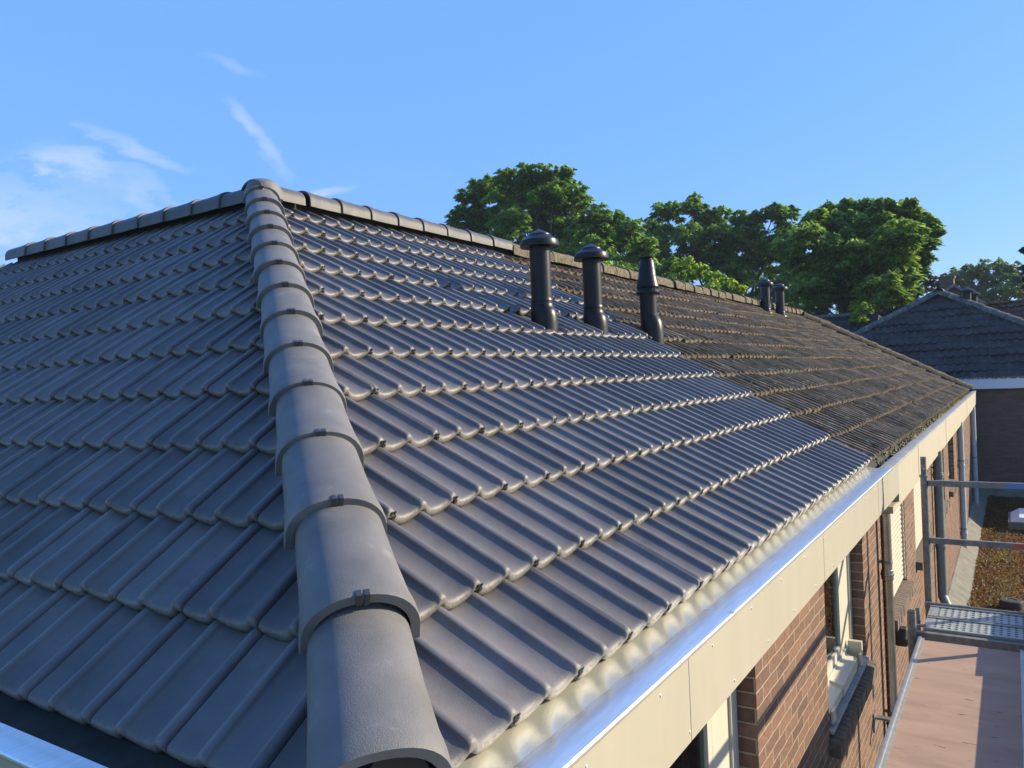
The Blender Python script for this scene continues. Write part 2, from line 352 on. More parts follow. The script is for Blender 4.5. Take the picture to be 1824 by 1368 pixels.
def sheet_object(name, data, mats, parent, cuts, extra=None):
    V, Fc, T, U = data
    me = bpy.data.meshes.new(name); me.vertices.add(len(V)); me.vertices.foreach_set('co', V.ravel())
    me.loops.add(Fc.size); me.loops.foreach_set('vertex_index', Fc.ravel()); me.polygons.add(len(Fc))
    me.polygons.foreach_set('loop_start', np.arange(0, Fc.size, 4)); me.polygons.foreach_set('loop_total', np.full(len(Fc), 4))
    me.update(calc_edges=True)
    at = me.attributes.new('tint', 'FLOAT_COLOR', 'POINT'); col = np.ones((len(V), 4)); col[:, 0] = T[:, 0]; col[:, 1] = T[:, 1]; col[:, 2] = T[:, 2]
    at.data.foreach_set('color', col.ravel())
    for m_ in mats: me.materials.append(m_)
    bm = bmesh.new(); bm.from_mesh(me)
    for co, no in cuts:       # everything on the side the normal points to is cut away
        bmesh.ops.bisect_plane(bm, geom=bm.verts[:]+bm.edges[:]+bm.faces[:], plane_co=co, plane_no=no, clear_outer=True, dist=1e-5)
    for f in bm.faces: f.smooth = True
    if extra:
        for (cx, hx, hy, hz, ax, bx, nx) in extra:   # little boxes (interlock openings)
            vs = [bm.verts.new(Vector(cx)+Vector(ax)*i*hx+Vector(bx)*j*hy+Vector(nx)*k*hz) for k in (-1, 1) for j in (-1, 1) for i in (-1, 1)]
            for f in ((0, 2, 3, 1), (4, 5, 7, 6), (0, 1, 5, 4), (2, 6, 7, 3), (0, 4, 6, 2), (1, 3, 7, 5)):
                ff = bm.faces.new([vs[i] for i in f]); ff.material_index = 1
    bm.to_mesh(me); bm.free(); return link(name, me, parent)

building = empty('brick_building')
tag(building, 'long brick building with new grey hip roof, cream fascia and zinc gutter', 'building')

cR, sR = math.cos(PR), math.sin(PR); cL, sL = math.cos(PL), math.sin(PL)
aR, bR, nR = Vector((0, 1, 0)), Vector((-cR, 0, sR)), Vector((sR, 0, cR))
aL, bL, nL = Vector((1, 0, 0)), Vector((0, cL, sL)), Vector((0, -sL, cL))
DZ = -.022                                  # joints measured at the crests' mid height
hipdir = Vector((APEX.x, APEX.y-YB, 0)).normalized(); hipn = Vector((hipdir.y, -hipdir.x, 0))   # points to +x,+y side
if hipn.y < 0: hipn = -hipn
JR, YNEW = .25, 5.37
extra = []
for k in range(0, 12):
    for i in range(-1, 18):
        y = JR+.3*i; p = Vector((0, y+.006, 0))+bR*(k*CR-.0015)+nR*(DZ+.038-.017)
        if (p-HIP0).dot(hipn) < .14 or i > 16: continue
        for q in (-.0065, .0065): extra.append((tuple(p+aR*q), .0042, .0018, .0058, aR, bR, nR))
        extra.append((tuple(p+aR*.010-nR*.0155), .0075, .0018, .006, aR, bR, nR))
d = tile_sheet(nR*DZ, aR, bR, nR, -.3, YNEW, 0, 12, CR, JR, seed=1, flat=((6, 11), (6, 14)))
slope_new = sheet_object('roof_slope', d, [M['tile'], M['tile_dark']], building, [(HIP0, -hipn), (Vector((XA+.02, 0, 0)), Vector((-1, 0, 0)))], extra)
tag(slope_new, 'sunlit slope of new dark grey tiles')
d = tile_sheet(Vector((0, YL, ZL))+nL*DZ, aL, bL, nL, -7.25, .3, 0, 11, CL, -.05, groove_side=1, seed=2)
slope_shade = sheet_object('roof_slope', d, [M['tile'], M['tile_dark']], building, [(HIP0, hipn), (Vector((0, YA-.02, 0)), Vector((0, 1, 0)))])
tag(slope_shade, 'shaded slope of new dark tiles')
YEND = 22.2
d = tile_sheet(nR*(DZ-.012), aR, bR, nR, YNEW+.12, YEND, 0, 12, CR, JR+.05, A=.036, power=1.35, samples=10, rough=.6, seed=3, thick=.030, groove=False)
RE = 18.9; hn2 = Vector((-(YEND-RE), XA, 0)); hn2 = Vector((YEND-RE, -XA, 0)).normalized()
slope_old = sheet_object('roof_slope', d, [M['old']], building, [(Vector((0, YEND, 0)), hn2), (Vector((XA+.02, 0, 0)), Vector((-1, 0, 0)))])
tag(slope_old, 'weathered brown mossy old tile slope')
# underlay strip showing between the new and the old tiles, battens under the sheets, and the rear slopes
mb = MB()
def quad(mb, pts, m=0, th=None):
    n = len(mb.v); mb.v += [tuple(p) for p in pts]; mb.face([n+i for i in range(len(pts))], m)
def onR(s, y, h): return bR*s+aR*y+nR*h
def onL(s, x, h): return Vector((0, YL, ZL))+bL*s+aL*x+nL*h
S_R = H/sR; S_L = (H-ZL)/sL
quad(mb, [onR(-.0, YNEW-.12, -.045), onR(-.0, YNEW+.25, -.045), onR(S_R, YNEW+.25, -.045), onR(S_R, YNEW-.12, -.045)])
under = mb.build('underlay', M['tile_dark'], slope_new)
mb = MB()
D = Vector((0, 0, -.075))
quad(mb, [HIP0+D, Vector((0, YEND, 0))+D, Vector((XA, RE, H))+D, APEX+D])
quad(mb, [Vector((-7.25, YB, 0))+D, HIP0+D, APEX+D, Vector((-7.25, YA, H))+D])
quad(mb, [Vector((0, YEND, 0))+D, Vector((2*XA, YEND, 0))+D, Vector((XA, RE, H))+D])
quad(mb, [Vector((XA, YA, H))+D, Vector((XA, RE, H))+D, Vector((2*XA, YEND, 0))+D, Vector((2*XA, YB, 0))+D])
quad(mb, [Vector((-7.25, YA, H))+D, Vector((XA, YA, H))+D, Vector((XA, 2*YA-YB, 0))+D, Vector((-7.25, 2*YA-YB, 0))+D])
quad(mb, [Vector((-7.25, YB, 0))+D, Vector((-7.25, YA, H))+D, Vector((-7.25, 2*YA-YB, 0))+D])
deck_ = mb.build('roof_deck', M['tile_dark'], building)
mb = MB(); mb.box(XA-.04, XA+.04, YA-.04, RE if False else 18.9, H-.12, H+.045); mb.build('ridge_board', M['tile_dark'], building)
mb = MB(); mb.box(-6.95, XA-.051, YA-.04, YA+.04, H-.12, H+.045); mb.build('ridge_board', M['tile_dark'], building)

# ------------------------------------------------------------------ ridge and hip tiles
def arch(mb, O, t, s, n, L, w0, w1, h0, h1, th=.013, seg=18, rough=0, m=0, skirt=.020):
    """tile from its exposed lower end (O) along t; s sideways, n up"""
    O, t, s, n = Vector(O), Vector(t), Vector(s), Vector(n); base = len(mb.v)
    stations = [(0.0, 1.055, 1.07), (.008, 1.07, 1.09), (.040, 1.06, 1.08), (.085, 1.01, 1.01), (.5*L, .5*(1+w1/w0), .5*(1+h1/h0)), (L, w1/w0, h1/h0)]
    def sec(f, g, inner):
        o = []
        for i in range(seg+1):
            a = math.pi*i/seg; ww = w0*f-(th if inner else 0); hh = h0*g-(th if inner else 0)
            x = ww*math.copysign(abs(math.cos(a))**.88, math.cos(a)); z = hh*(math.sin(a)**.92)
            o.append((x, z))
        o[0] = (o[0][0], -skirt); o[-1] = (o[-1][0], -skirt)
        return o
    for inner in (0, 1):
        for (d_, f, g) in stations:
            for (x, z) in sec(f, g, inner):
                j = random.gauss(0, .0022)*rough
                mb.v.append(tuple(O+t*(d_+j)+s*x+n*(z+j)))
    k = seg+1; ns = len(stations)
    for g in range(ns-1):
        for i in range(seg):
            b_ = base+g*k+i; mb.face((b_, b_+1, b_+k+1, b_+k), m, True); c_ = b_+ns*k; mb.face((c_, c_+k, c_+k+1, c_+1), m, True)
    for i in range(seg):
        b_ = base+i; mb.face((b_, b_+ns*k, b_+ns*k+1, b_+1), m, False)
    for g in range(ns-1):
        for i in (0, seg):
            b_ = base+g*k+i; mb.face((b_, b_+k, b_+k+ns*k, b_+ns*k), m, False)
HS, HO = .3691, -.0193
th = (APEX-HIP0); HL = th.length; th.normalize()
sh = th.cross(Vector((0, 0, 1))).normalized(); nh = sh.cross(th).normalized()
random.seed(21)
for i in range(14):
    mb = MB(); r = random.uniform(-1, 1)
    crest = [.160, .173, .168, .157, .145, .138, .133, .128, .124, .120, .117, .115, .114, .113][i]
    O = HIP0+th*(HO+i*HS)+nh*(crest-.112+.0015*r)+sh*((-.034 if i == 0 else -.010)+.003*random.uniform(-1, 1))
    tt = (th+sh*(.055 if i == 0 else random.uniform(-.012, .012))).normalized()
    arch(mb, O, tt, sh, nh, .42, .119, .107, .103, .084, th=.021, skirt=.010 if i > 3 else .025)
    if i == 13: pass
    o = mb.build('ridge_tile', M['ridge'], slope_new)
    if i:    # small metal clip over the front edge of each hip tile
        mb = MB(); 
        for q in (-.0085, .0085):
            P = O+nh*.1105+sh*q
            n0 = len(mb.v)
            for (dd, hh) in ((-.004, -.024), (-.004, .003), (.014, .003)):
                for e in (-.0055, .0055): mb.v.append(tuple(P+th*dd+nh*hh+sh*e))
            for (dd, hh) in ((.0, -.024), (.0, .0), (.014, -.001)):
                for e in (-.0055, .0055): mb.v.append(tuple(P+th*dd+nh*hh+sh*e))
            for g in (0, 1): mb.face((n0+2*g, n0+2*g+1, n0+2*g+3, n0+2*g+2))
            for g in (0, 1):
                for e in (0, 1): a_, b_ = n0+2*g+e, n0+2*g+2+e; mb.face((a_, b_, b_+6, a_+6))
        mb.build_each('ridge_clip', M['clip'], slope_new)
mb = MB()      # mortar bed and batten below the hip tiles
for k_ in range(12):
    q0, q1 = .02+k_*.405, .02+(k_+1)*.405-.002
    lo = -.16; top0 = .060+.045*max(0, 1-q0/2.2); a0 = HIP0+th*q0; a1 = HIP0+th*q1; n0 = len(mb.v)
    for P in (a0, a1):
        for (u_, v_) in ((-.085, lo), (.085, lo), (.085, .0), (.035, top0-.01), (-.035, top0-.01), (-.085, .0)): mb.v.append(tuple(P+sh*u_+nh*v_))
    for j in range(6): mb.face((n0+j, n0+(j+1) % 6, n0+6+(j+1) % 6, n0+6+j))
    mb.face([n0+j for j in range(6)][::-1]); mb.face([n0+6+j for j in range(6)])
mb.build('hip_board', M['tile_dark'], slope_new)
# ridge along the long side: new until the old tiles start
RT = 2.0894
ys = [2.91, 3.24, 3.57, 3.90, 4.235, 4.58, 4.95, 5.34]
prev = YA-.12
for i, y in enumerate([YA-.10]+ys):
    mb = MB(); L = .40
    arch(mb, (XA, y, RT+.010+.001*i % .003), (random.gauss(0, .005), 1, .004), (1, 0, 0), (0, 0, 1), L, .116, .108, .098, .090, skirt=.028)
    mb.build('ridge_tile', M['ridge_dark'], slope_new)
random.seed(5); y = 5.70; old_ridge = []
while y < RE:
    mb = MB(); L = .46
    arch(mb, (XA+random.gauss(0, .006), y, RT-.004+random.gauss(0, .004)), (random.gauss(0, .01), 1, random.gauss(0, .006)), (1, 0, 0), (0, 0, 1), L, .122, .112, .096, .086, seg=12, rough=1, skirt=.05)
    mb.build('ridge_tile', M['old_ridge'], slope_old); y += .42
A2, B2 = Vector((XA, RE, H)), Vector((0, YEND, 0)); t2 = (A2-B2).normalized(); s2 = t2.cross(Vector((0, 0, 1))).normalized(); n2 = s2.cross(t2).normalized()
q = .02
while q < (A2-B2).length-.2:
    mb = MB(); arch(mb, B2+t2*q+s2*random.gauss(0, .006)-n2*.005, t2, s2, n2, .46, .122, .112, .094, .086, seg=12, rough=1, skirt=.04)
    mb.build('ridge_tile', M['old_ridge'], slope_old); q += .42
# ridge of the shaded wing, running to the left
xs = [-3.50, -3.86, -4.19, -4.54, -4.88, -5.24, -5.60, -5.96, -6.32, -6.66]
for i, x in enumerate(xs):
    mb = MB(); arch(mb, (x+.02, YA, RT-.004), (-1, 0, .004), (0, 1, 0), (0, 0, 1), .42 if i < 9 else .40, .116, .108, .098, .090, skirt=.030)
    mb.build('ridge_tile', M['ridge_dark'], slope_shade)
# apex cover and mortar
mb = MB(); mb.lathe([(.135, -.03), (.128, .04), (.105, .085), (.06, .112), (.015, .120)], (XA+.02, YA-.01, RT+.012), 20); mb.build('ridge_tile', M['ridge'], slope_new)

# ------------------------------------------------------------------ vents
def mesh_part(name, prof, c, m, parent, seg=28): mb = MB(); mb.lathe(prof, c, seg); return mb.build(name, m, parent)
def vent_cowl(x, y, s=1.0, zt=None, label=None, hgt=.69, flash=True):
    """round vent pipe with a conical cap; zt: z of its tip"""
    base = -x*TR; c = (x, y, base)
    top = zt-base
    pr = .077*s; b0 = top-.60*s      # z of the shoulder
    pipe = mesh_part('vent_pipe', [(pr, .0, .0), (pr, top-.10*s)], c, M['vent'], building)
    if label: tag(pipe, label)
    mesh_part('vent_base', [(.100*s, -.14, .016*s), (.099*s, b0-.09, .016*s), (.098*s, b0-.04, .014*s), (.096*s, b0-.008, .010*s), (.090*s, b0+.016, .005*s), (.084*s, b0+.028, .002), (.083*s, b0+.05, 0),
        (.080*s, b0+.052, 0), (.080*s, b0+.066, 0), (.083*s, b0+.069, 0), (.083*s, b0+.080, 0), (pr+.001, b0+.092, 0)], c, M['vent'], pipe)
    mesh_part('vent_cap', [(pr*1.02, top-.125*s), (.100*s, top-.122*s), (.136*s, top-.134*s), (.143*s, top-.134*s), (.145*s, top-.125*s), (.137*s, top-.088*s), (.082*s, top-.050*s), (.080*s, top-.041*s), (.004, top)], c, M['vent'], pipe)
    return pipe
vent_cowl(-1.94, 3.755, 1.0, 1.821, 'nearest and tallest black vent with conical cap')
vent_cowl(-1.94, 4.585, 1.0, 1.818, 'second black vent with conical cap')
vent_cowl(-3.3, 15.2, 1.2, 2.60, 'left one of the two distant vents', flash=False)
vent_cowl(-3.25, 16.2, 1.2, 2.58, 'right one of the two distant vents', flash=False)
x, y = -1.88, 5.60; b0 = -x*TR; c = (x, y, b0); top = 1.811-b0
pipe = mesh_part('flue_pipe', [(.079, 0), (.079, top-.30)], c, M['vent'], building); tag(pipe, 'black flue with tapered ribbed cowl, rightmost of the three near vents')
mesh_part('vent_base', [(.100, -.12, .034), (.099, .0, .032), (.097, .08, .026), (.091, .12, .016), (.082, .15, .004), (.081, .16, 0)], c, M['vent'], pipe)
mesh_part('flue_cowl', [(.080, top-.315), (.108, top-.345), (.112, top-.330), (.098, top-.300), (.092, top-.292), (.098, top-.285), (.104, top-.28), (.101, top-.262), (.090, top-.215), (.086, top-.185), (.083, top-.18), (.076, top-.11), (.066, top-.035), (.063, top-.030), (.055, top-.026), (.050, top-.012)], c, M['vent'], pipe)
mesh_part('flue_disc', [(.050, top-.012), (.066, top-.010), (.068, top-.002), (.062, top), (.02, top+.004)], c, M['vent'], pipe)
mb = MB()
for i in range(26):
    w = 2*math.pi*i/26; p = Vector((x+.104*math.cos(w), y+.104*math.sin(w), b0+top-.336)); mb.tube(p, p+Vector((-.008*math.cos(w), -.008*math.sin(w), .045)), .004, 5)
mb.build_each('cowl_rib', M['vent'], pipe)
# lobes of each crown: x, y, z, radius
tree_a=[(-23.13, 31.48, 9.14, 0.47), (-22.58, 32.09, 10.32, 0.65), (-21.46, 31.74, 10.71, 0.63), (-22.46, 32.46, 9.39, 0.89), (-21.22, 32.55, 10.39, 0.93), (-19.59, 31.13, 10.61, 0.61), (-18.39, 31.03, 10.65, 0.54), (-20.1, 33.48, 10.22, 1.05), (-17.58, 31.52, 10.6, 0.54), (-16.54, 31.47, 10.46, 0.37), (-17.64, 32.99, 10.29, 0.62), (-17.69, 31.87, 9.27, 0.93), (-17.0, 33.48, 9.3, 0.73), (-15.32, 31.9, 8.24, 0.69), (-14.64, 32.28, 8.01, 0.58), (-13.38, 31.3, 7.18, 0.61), (-13.14, 32.27, 6.56, 0.57), (-14.73, 33.62, 6.92, 0.93), (-15.47, 32.1, 7.1, 1.01), (-17.47, 33.06, 8.04, 1.12), (-18.9, 32.75, 8.34, 1.13), (-18.87, 30.08, 8.09, 1.07), (-22.43, 33.14, 8.59, 1.02), (-13.1, 32.4, 5.53, 0.78), (-13.94, 31.13, 5.25, 1.02), (-15.02, 29.94, 5.51, 1.0), (-18.81, 33.61, 6.86, 1.15), (-19.74, 31.88, 7.21, 1.01), (-12.53, 32.96, 5.0, 0.68), (-11.88, 32.76, 5.69, 0.46), (-16.9, 32.43, 9.38, 0.44), (-18.79, 31.9, 10.15, 0.94), (-18.13, 32.12, 9.8, 0.94), (-17.94, 32.85, 9.2, 0.95), (-20.34, 31.93, 9.42, 0.97), (-19.42, 32.02, 8.87, 0.95), (-15.19, 32.17, 7.6, 0.9), (-16.9, 31.37, 6.93, 0.96), (-21.18, 32.02, 7.55, 0.86), (-22.72, 32.26, 8.51, 0.71), (-13.59, 32.59, 5.87, 0.78), (-15.34, 31.19, 6.45, 0.88), (-22.92, 31.61, 9.53, 0.41), (-15.93, 31.18, 9.4, 0.52)]
tree_b=[(-16.18, 40.84, 9.26, 0.64), (-15.06, 39.79, 9.73, 0.62), (-14.55, 40.6, 9.69, 0.69), (-13.32, 39.89, 9.78, 0.67), (-13.05, 40.87, 9.29, 0.74), (-12.08, 40.76, 9.12, 0.55), (-10.58, 39.19, 8.46, 0.52), (-9.74, 39.27, 8.55, 0.52), (-8.93, 39.43, 8.65, 0.51), (-8.44, 40.93, 8.9, 0.35), (-8.5, 39.87, 8.17, 0.63), (-15.42, 40.56, 8.48, 1.08), (-13.28, 39.12, 8.0, 1.08), (-11.75, 40.03, 7.91, 0.9), (-10.12, 39.5, 7.62, 0.87), (-8.69, 39.34, 7.27, 0.96), (-14.43, 40.37, 6.76, 1.25), (-12.22, 40.37, 6.51, 1.34), (-10.5, 41.78, 6.45, 1.34), (-8.23, 40.8, 6.38, 0.99), (-13.41, 41.89, 5.21, 1.27), (-10.81, 41.57, 4.79, 1.34), (-8.59, 42.16, 4.77, 1.32), (-16.2, 40.75, 7.97, 0.84), (-12.52, 40.62, 8.71, 0.86), (-10.65, 40.39, 8.11, 0.83), (-15.37, 39.08, 7.2, 1.05), (-9.39, 40.96, 6.83, 1.07), (-13.63, 40.93, 7.51, 1.25), (-11.27, 40.31, 6.99, 1.2), (-8.7, 40.23, 5.22, 1.16), (-11.33, 39.31, 5.41, 1.29)]
tree_c=[(-5.17, 30.33, 6.27, 0.52), (-4.9, 31.72, 6.77, 0.53), (-4.31, 31.93, 6.89, 0.44), (-3.69, 31.81, 6.78, 0.48), (-3.01, 31.14, 6.57, 0.47), (-2.47, 31.43, 6.53, 0.42), (-1.96, 30.42, 6.49, 0.2), (-1.94, 31.66, 6.21, 0.46), (-1.45, 31.15, 5.75, 0.37), (-1.15, 30.57, 5.38, 0.2), (-5.24, 29.08, 5.48, 0.71), (-4.65, 32.56, 6.19, 0.82), (-3.49, 33.16, 6.11, 0.86), (-2.09, 29.19, 5.27, 0.71), (-1.69, 31.6, 5.23, 0.5), (-5.8, 30.61, 4.76, 0.88), (-4.18, 29.46, 4.56, 0.91), (-2.95, 30.09, 4.58, 0.9), (-2.24, 32.18, 4.62, 0.69), (-1.63, 31.75, 4.61, 0.29), (-5.3, 28.99, 3.5, 0.83), (-4.36, 31.5, 3.59, 0.96), (-2.76, 29.0, 3.36, 0.79), (-2.34, 31.96, 3.65, 0.6), (-6.42, 30.66, 5.51, 0.53), (-2.94, 32.68, 2.88, 0.66), (-4.44, 33.11, 2.8, 0.78), (-5.55, 31.02, 2.68, 0.66), (-4.45, 30.03, 5.18, 0.84), (-3.62, 31.06, 5.41, 0.85), (-2.57, 30.12, 4.95, 0.77), (-3.96, 30.38, 4.11, 0.93), (-4.98, 30.48, 4.01, 0.95), (-2.41, 30.06, 3.91, 0.73), (-3.2, 30.93, 5.97, 0.63), (-4.37, 30.88, 6.13, 0.65), (-2.62, 31.68, 3.22, 0.68), (-3.61, 31.04, 3.06, 0.85)]
tree_d=[(-2.33, 63.0, 6.79, 0.64), (-1.4, 61.62, 6.96, 0.62), (-0.55, 61.15, 7.05, 0.61), (0.42, 62.2, 7.12, 0.62), (1.21, 61.06, 6.69, 0.6), (1.99, 61.39, 6.26, 0.68), (-1.95, 61.82, 5.94, 0.79), (-0.61, 62.22, 6.03, 0.94), (1.02, 60.49, 5.61, 0.97), (-0.95, 61.08, 5.01, 0.77), (1.0, 62.74, 4.94, 0.78), (-2.62, 61.63, 6.19, 0.36), (2.3, 62.92, 5.22, 0.92), (-1.61, 62.28, 6.53, 0.87), (0.07, 62.0, 6.33, 1.01), (1.67, 62.32, 5.81, 0.99), (0.03, 61.91, 5.17, 0.93), (-1.97, 61.56, 5.14, 0.71)]
tree_e=[(1.57, 34.79, 4.88, 0.22), (1.56, 33.76, 4.02, 0.29), (1.65, 33.92, 3.5, 0.38), (1.89, 34.04, 4.22, 0.42), (1.91, 34.29, 4.88, 0.34)]
shrub_a=[(-8.55, 24.19, 4.27, 0.27), (-8.12, 24.12, 4.37, 0.26), (-7.69, 24.24, 4.1, 0.3), (-7.43, 24.88, 3.95, 0.27), (-6.7, 24.01, 3.55, 0.22), (-6.29, 23.86, 3.32, 0.16), (-8.16, 24.44, 3.93, 0.34), (-7.08, 23.48, 3.42, 0.29), (-8.54, 23.6, 3.8, 0.3), (-8.67, 24.96, 3.54, 0.35)]
shrub_b=[(-3.51, 28.54, 3.3, 0.24), (-3.26, 28.6, 3.08, 0.24), (-3.21, 27.52, 2.66, 0.27), (-3.11, 28.33, 2.66, 0.19), (-3.64, 28.66, 2.82, 0.28), (-3.4, 27.54, 2.35, 0.27)]
shrub_c=[(-2.44, 40.23, 4.78, 0.26), (-2.1, 40.26, 4.53, 0.32), (-1.68, 39.12, 4.27, 0.25), (-2.34, 40.25, 4.16, 0.37), (-1.63, 39.93, 4.07, 0.21)]

# ------------------------------------------------------------------ gutter and fascia, long side
XL0, XL1, ZG = .048, .136, -.060
def gutter_side(y0, y1, msole, mcap, drop=0., seg=1, deep=0):
    mb = MB()
    sec = [(-.09, -.026), (-.03, -.052-deep), (.01, -.062-deep), (XL0+.001, -.0625)]
    mb.strip(sec, 'y', y0, y1, seg, 0, True); 
    mb.strip([(x, z-.12) for x, z in sec][::-1], 'y', y0, y1, 1, 0)
    g = mb.build('gutter', msole, building)
    mb = MB()
    a = [XL1-.004+.009*math.cos(w) for w in [math.pi*.5-i*math.pi*1.25/7 for i in range(8)]]; b = [ZG-.009+.009*math.sin(w) for w in [math.pi*.5-i*math.pi*1.25/7 for i in range(8)]]
    pts = [(XL0, ZG-.012), (XL0, ZG-.001)]+[(XL0+.088*t_, ZG-.001+.0035*math.sin(math.pi*(t_**1.2))) for t_ in (.08, .2, .35, .5, .65, .8)]+list(zip(a, b))
    mb.strip(pts, 'y', y0, y1, seg, 0, True, jit=drop)
    mb.build('gutter_lip', mcap, g); return g
g1 = gutter_side(-.33, 5.34, M['zinc'], M['zinc_cap']); tag(g1, 'shiny new zinc gutter with blue sky reflected on its lip')
mb = MB()
for y in (1.35, 3.35, 4.6): mb.box(XL0, XL1+.003, y, y+.014, ZG-.006, ZG+.0016)
mb.build_each('gutter_joint', M['zinc_cap'], g1)
# old gutter: dull, sagging
g2 = gutter_side(5.34, 22.1, M['trough'], M['lead'], .0035, 30, .05); tag(g2, 'dull old gutter full of moss and dirt')
mb = MB(); mb.box(.030, .132, -.20, 5.80, -.315, -.079); f1 = mb.build('fascia', M['fascia'], building); tag(f1, 'smooth new cream fascia board with rivets')
mb = MB()
for y in (.95, 2.82, 4.66): mb.box(.128, .1328, y, y+.004, -.314, -.08)
mb.build_each('board_joint', M['soffit'], f1)
mb = MB()
for i in range(15):
    y = -.1+i*.42
    for z, dy in ((-.105, .0), (-.285, .2)):
        if y+dy < 5.78: mb.lathe([(.006, 0), (.005, .003), (.002, .0045)], (0, 0, 0), 10)
nv = 6*5
# (rivet heads face +x)
mb2 = MB()
for i in range(15):
    y = -.1+i*.42
    for z, dy in ((-.108, .0), (-.285, .2)):
        if y+dy < 5.78: mb2.tube((.131, y+dy, z), (.1345, y+dy, z), .0065, 10, r1=.0035)
mb2.build_each('rivet', M['rivet'], f1)
mb = MB()
segs = [(5.81, 7.4), (7.404, 9.0), (9.004, 11.2), (11.204, 14.0), (14.004, 17.2), (17.204, 20.0), (20.004, 22.1)]
for i, (a, b) in enumerate(segs): mb.box(.030+.002*(i % 2), .128+.003*(i % 2), a, b, -.39, -.075)
f2 = mb.build_each('fascia', M['fascia_old'], building); [tag(q_, 'stained old cream fascia board') for q_ in f2]; f2 = f2[0]
mb = MB(); mb.box(.031, .112, 5.55, 22.08, -.445, -.3905); mb.build('lower_board', M['fascia_old'], f2)
mb = MB()
for z0, z1, y0, y1 in ((-.318, -.32, 0, 0),): pass
mb.box(-.30, .030, -.20, 22.08, -.30, -.285); mb.build('soffit', M['soffit'], building)
# ------------------------------------------------------------------ gutter and fascia, left (shaded) side
yl0, yl1 = -.245, -.318
mb = MB(); mb.strip([(YL+.09, -.05), (YL+.02, -.10), (yl0+.006, -.115), (yl0-.001, -.064)][::-1], 'x', -8, .05, 1, 0, True)
g3 = mb.build('gutter', M['trough'], building); tag(g3, 'gutter in shade below the left slope')
mb = MB(); a = [(yl1+.004-.009*math.cos(math.pi*.5-i*math.pi*1.25/7), ZG-.009+.009*math.sin(math.pi*.5-i*math.pi*1.25/7)) for i in range(8)]
mb.strip(([(yl0, ZG-.03), (yl0, ZG), (yl0-.03, ZG-.0015)]+a)[::-1], 'x', -8, XL1, 1, 0, True); mb.build('gutter_lip', M['zinc_cap'], g3)
mb = MB(); mb.box(-8, .029, yl1+.006, yl0-.004, -.315, -.08); f3 = mb.build('fascia', M['fascia'], building)
# moss and dirt lying in the old gutter: uncountable
random.seed(31); mb = MB()
for i in range(4200):
    y = 5.6+15.5*random.random(); dens = .5+.5*math.sin(y*1.7)+.35*math.sin(y*5.1)
    if y < 7.6 and random.random() > .35: continue
    if random.random() > dens*.75+.2: continue
    r = random.uniform(.008, .024); xx = random.uniform(-.035, .042); p = Vector((xx, y, -.078+random.uniform(0, .034)-.3*max(0, xx)*.3))
    n = len(mb.v); k = 5
    for j in range(k): w = 2*math.pi*(j+random.random()*.5)/k; mb.v.append(tuple(p+Vector((math.cos(w)*r, math.sin(w)*r*1.6, random.uniform(-.006, .004)))))
    mb.v.append(tuple(p+Vector((0, 0, r*.9))))
    for j in range(k): mb.face((n+j, n+(j+1) % k, n+k), 0, True)
M['moss'] = mat('moss', (.16, .12, .035), .95, noise_amt=.6, noise_scale=14, spots=[((.04, .035, .02), 5, .5, .1, .8)])
tag(mb.build('moss', M['moss']), 'clumps of yellow brown moss and debris in the old gutter', 'moss', kind='stuff')

# ------------------------------------------------------------------ brick walls
XW = .03
mb = MB(); ZB = -5.9
OPEN = [(-.2, 1.95, -1.28), (3.30, 4.58, -1.27), (5.75, 7.0, -1.30), (7.85, 9.25, -1.30), (10.9, 12.0, -1.30), (12.9, 14.3, -1.30), (16.2, 17.6, -1.30)]
y = -.20
mb.box(XW-.30, XW, y, y, ZB, -.3)
cur = -.20
for (a, b, zs) in OPEN:
    if a > cur: mb.box(XW-.30, XW, cur, a, ZB, -.301)
    mb.box(XW-.30, XW-.0, a, b, ZB, zs-.075); cur = b
mb.box(XW-.30, XW, cur, 22.0, ZB, -.301)
wall = mb.build('wall', M['brick'], building)
mb = MB(); mb.box(-7.3, XW-.302, -.20, .08, ZB, -.301); mb.box(-7.30, -7.0, .082, 5.3, ZB, -.3); mb.box(-7.3, -7.0, 5.302, 22, ZB, -.3); mb.box(-6.99, XW-.302, 21.7, 22, ZB, -.3)
mb.build_each('wall', M['brick'], building)
mb = MB(); mb.box(-2.2, -2.15, .1, 21.6, ZB, -.31); mb.build('room_wall', M['interior'], building)
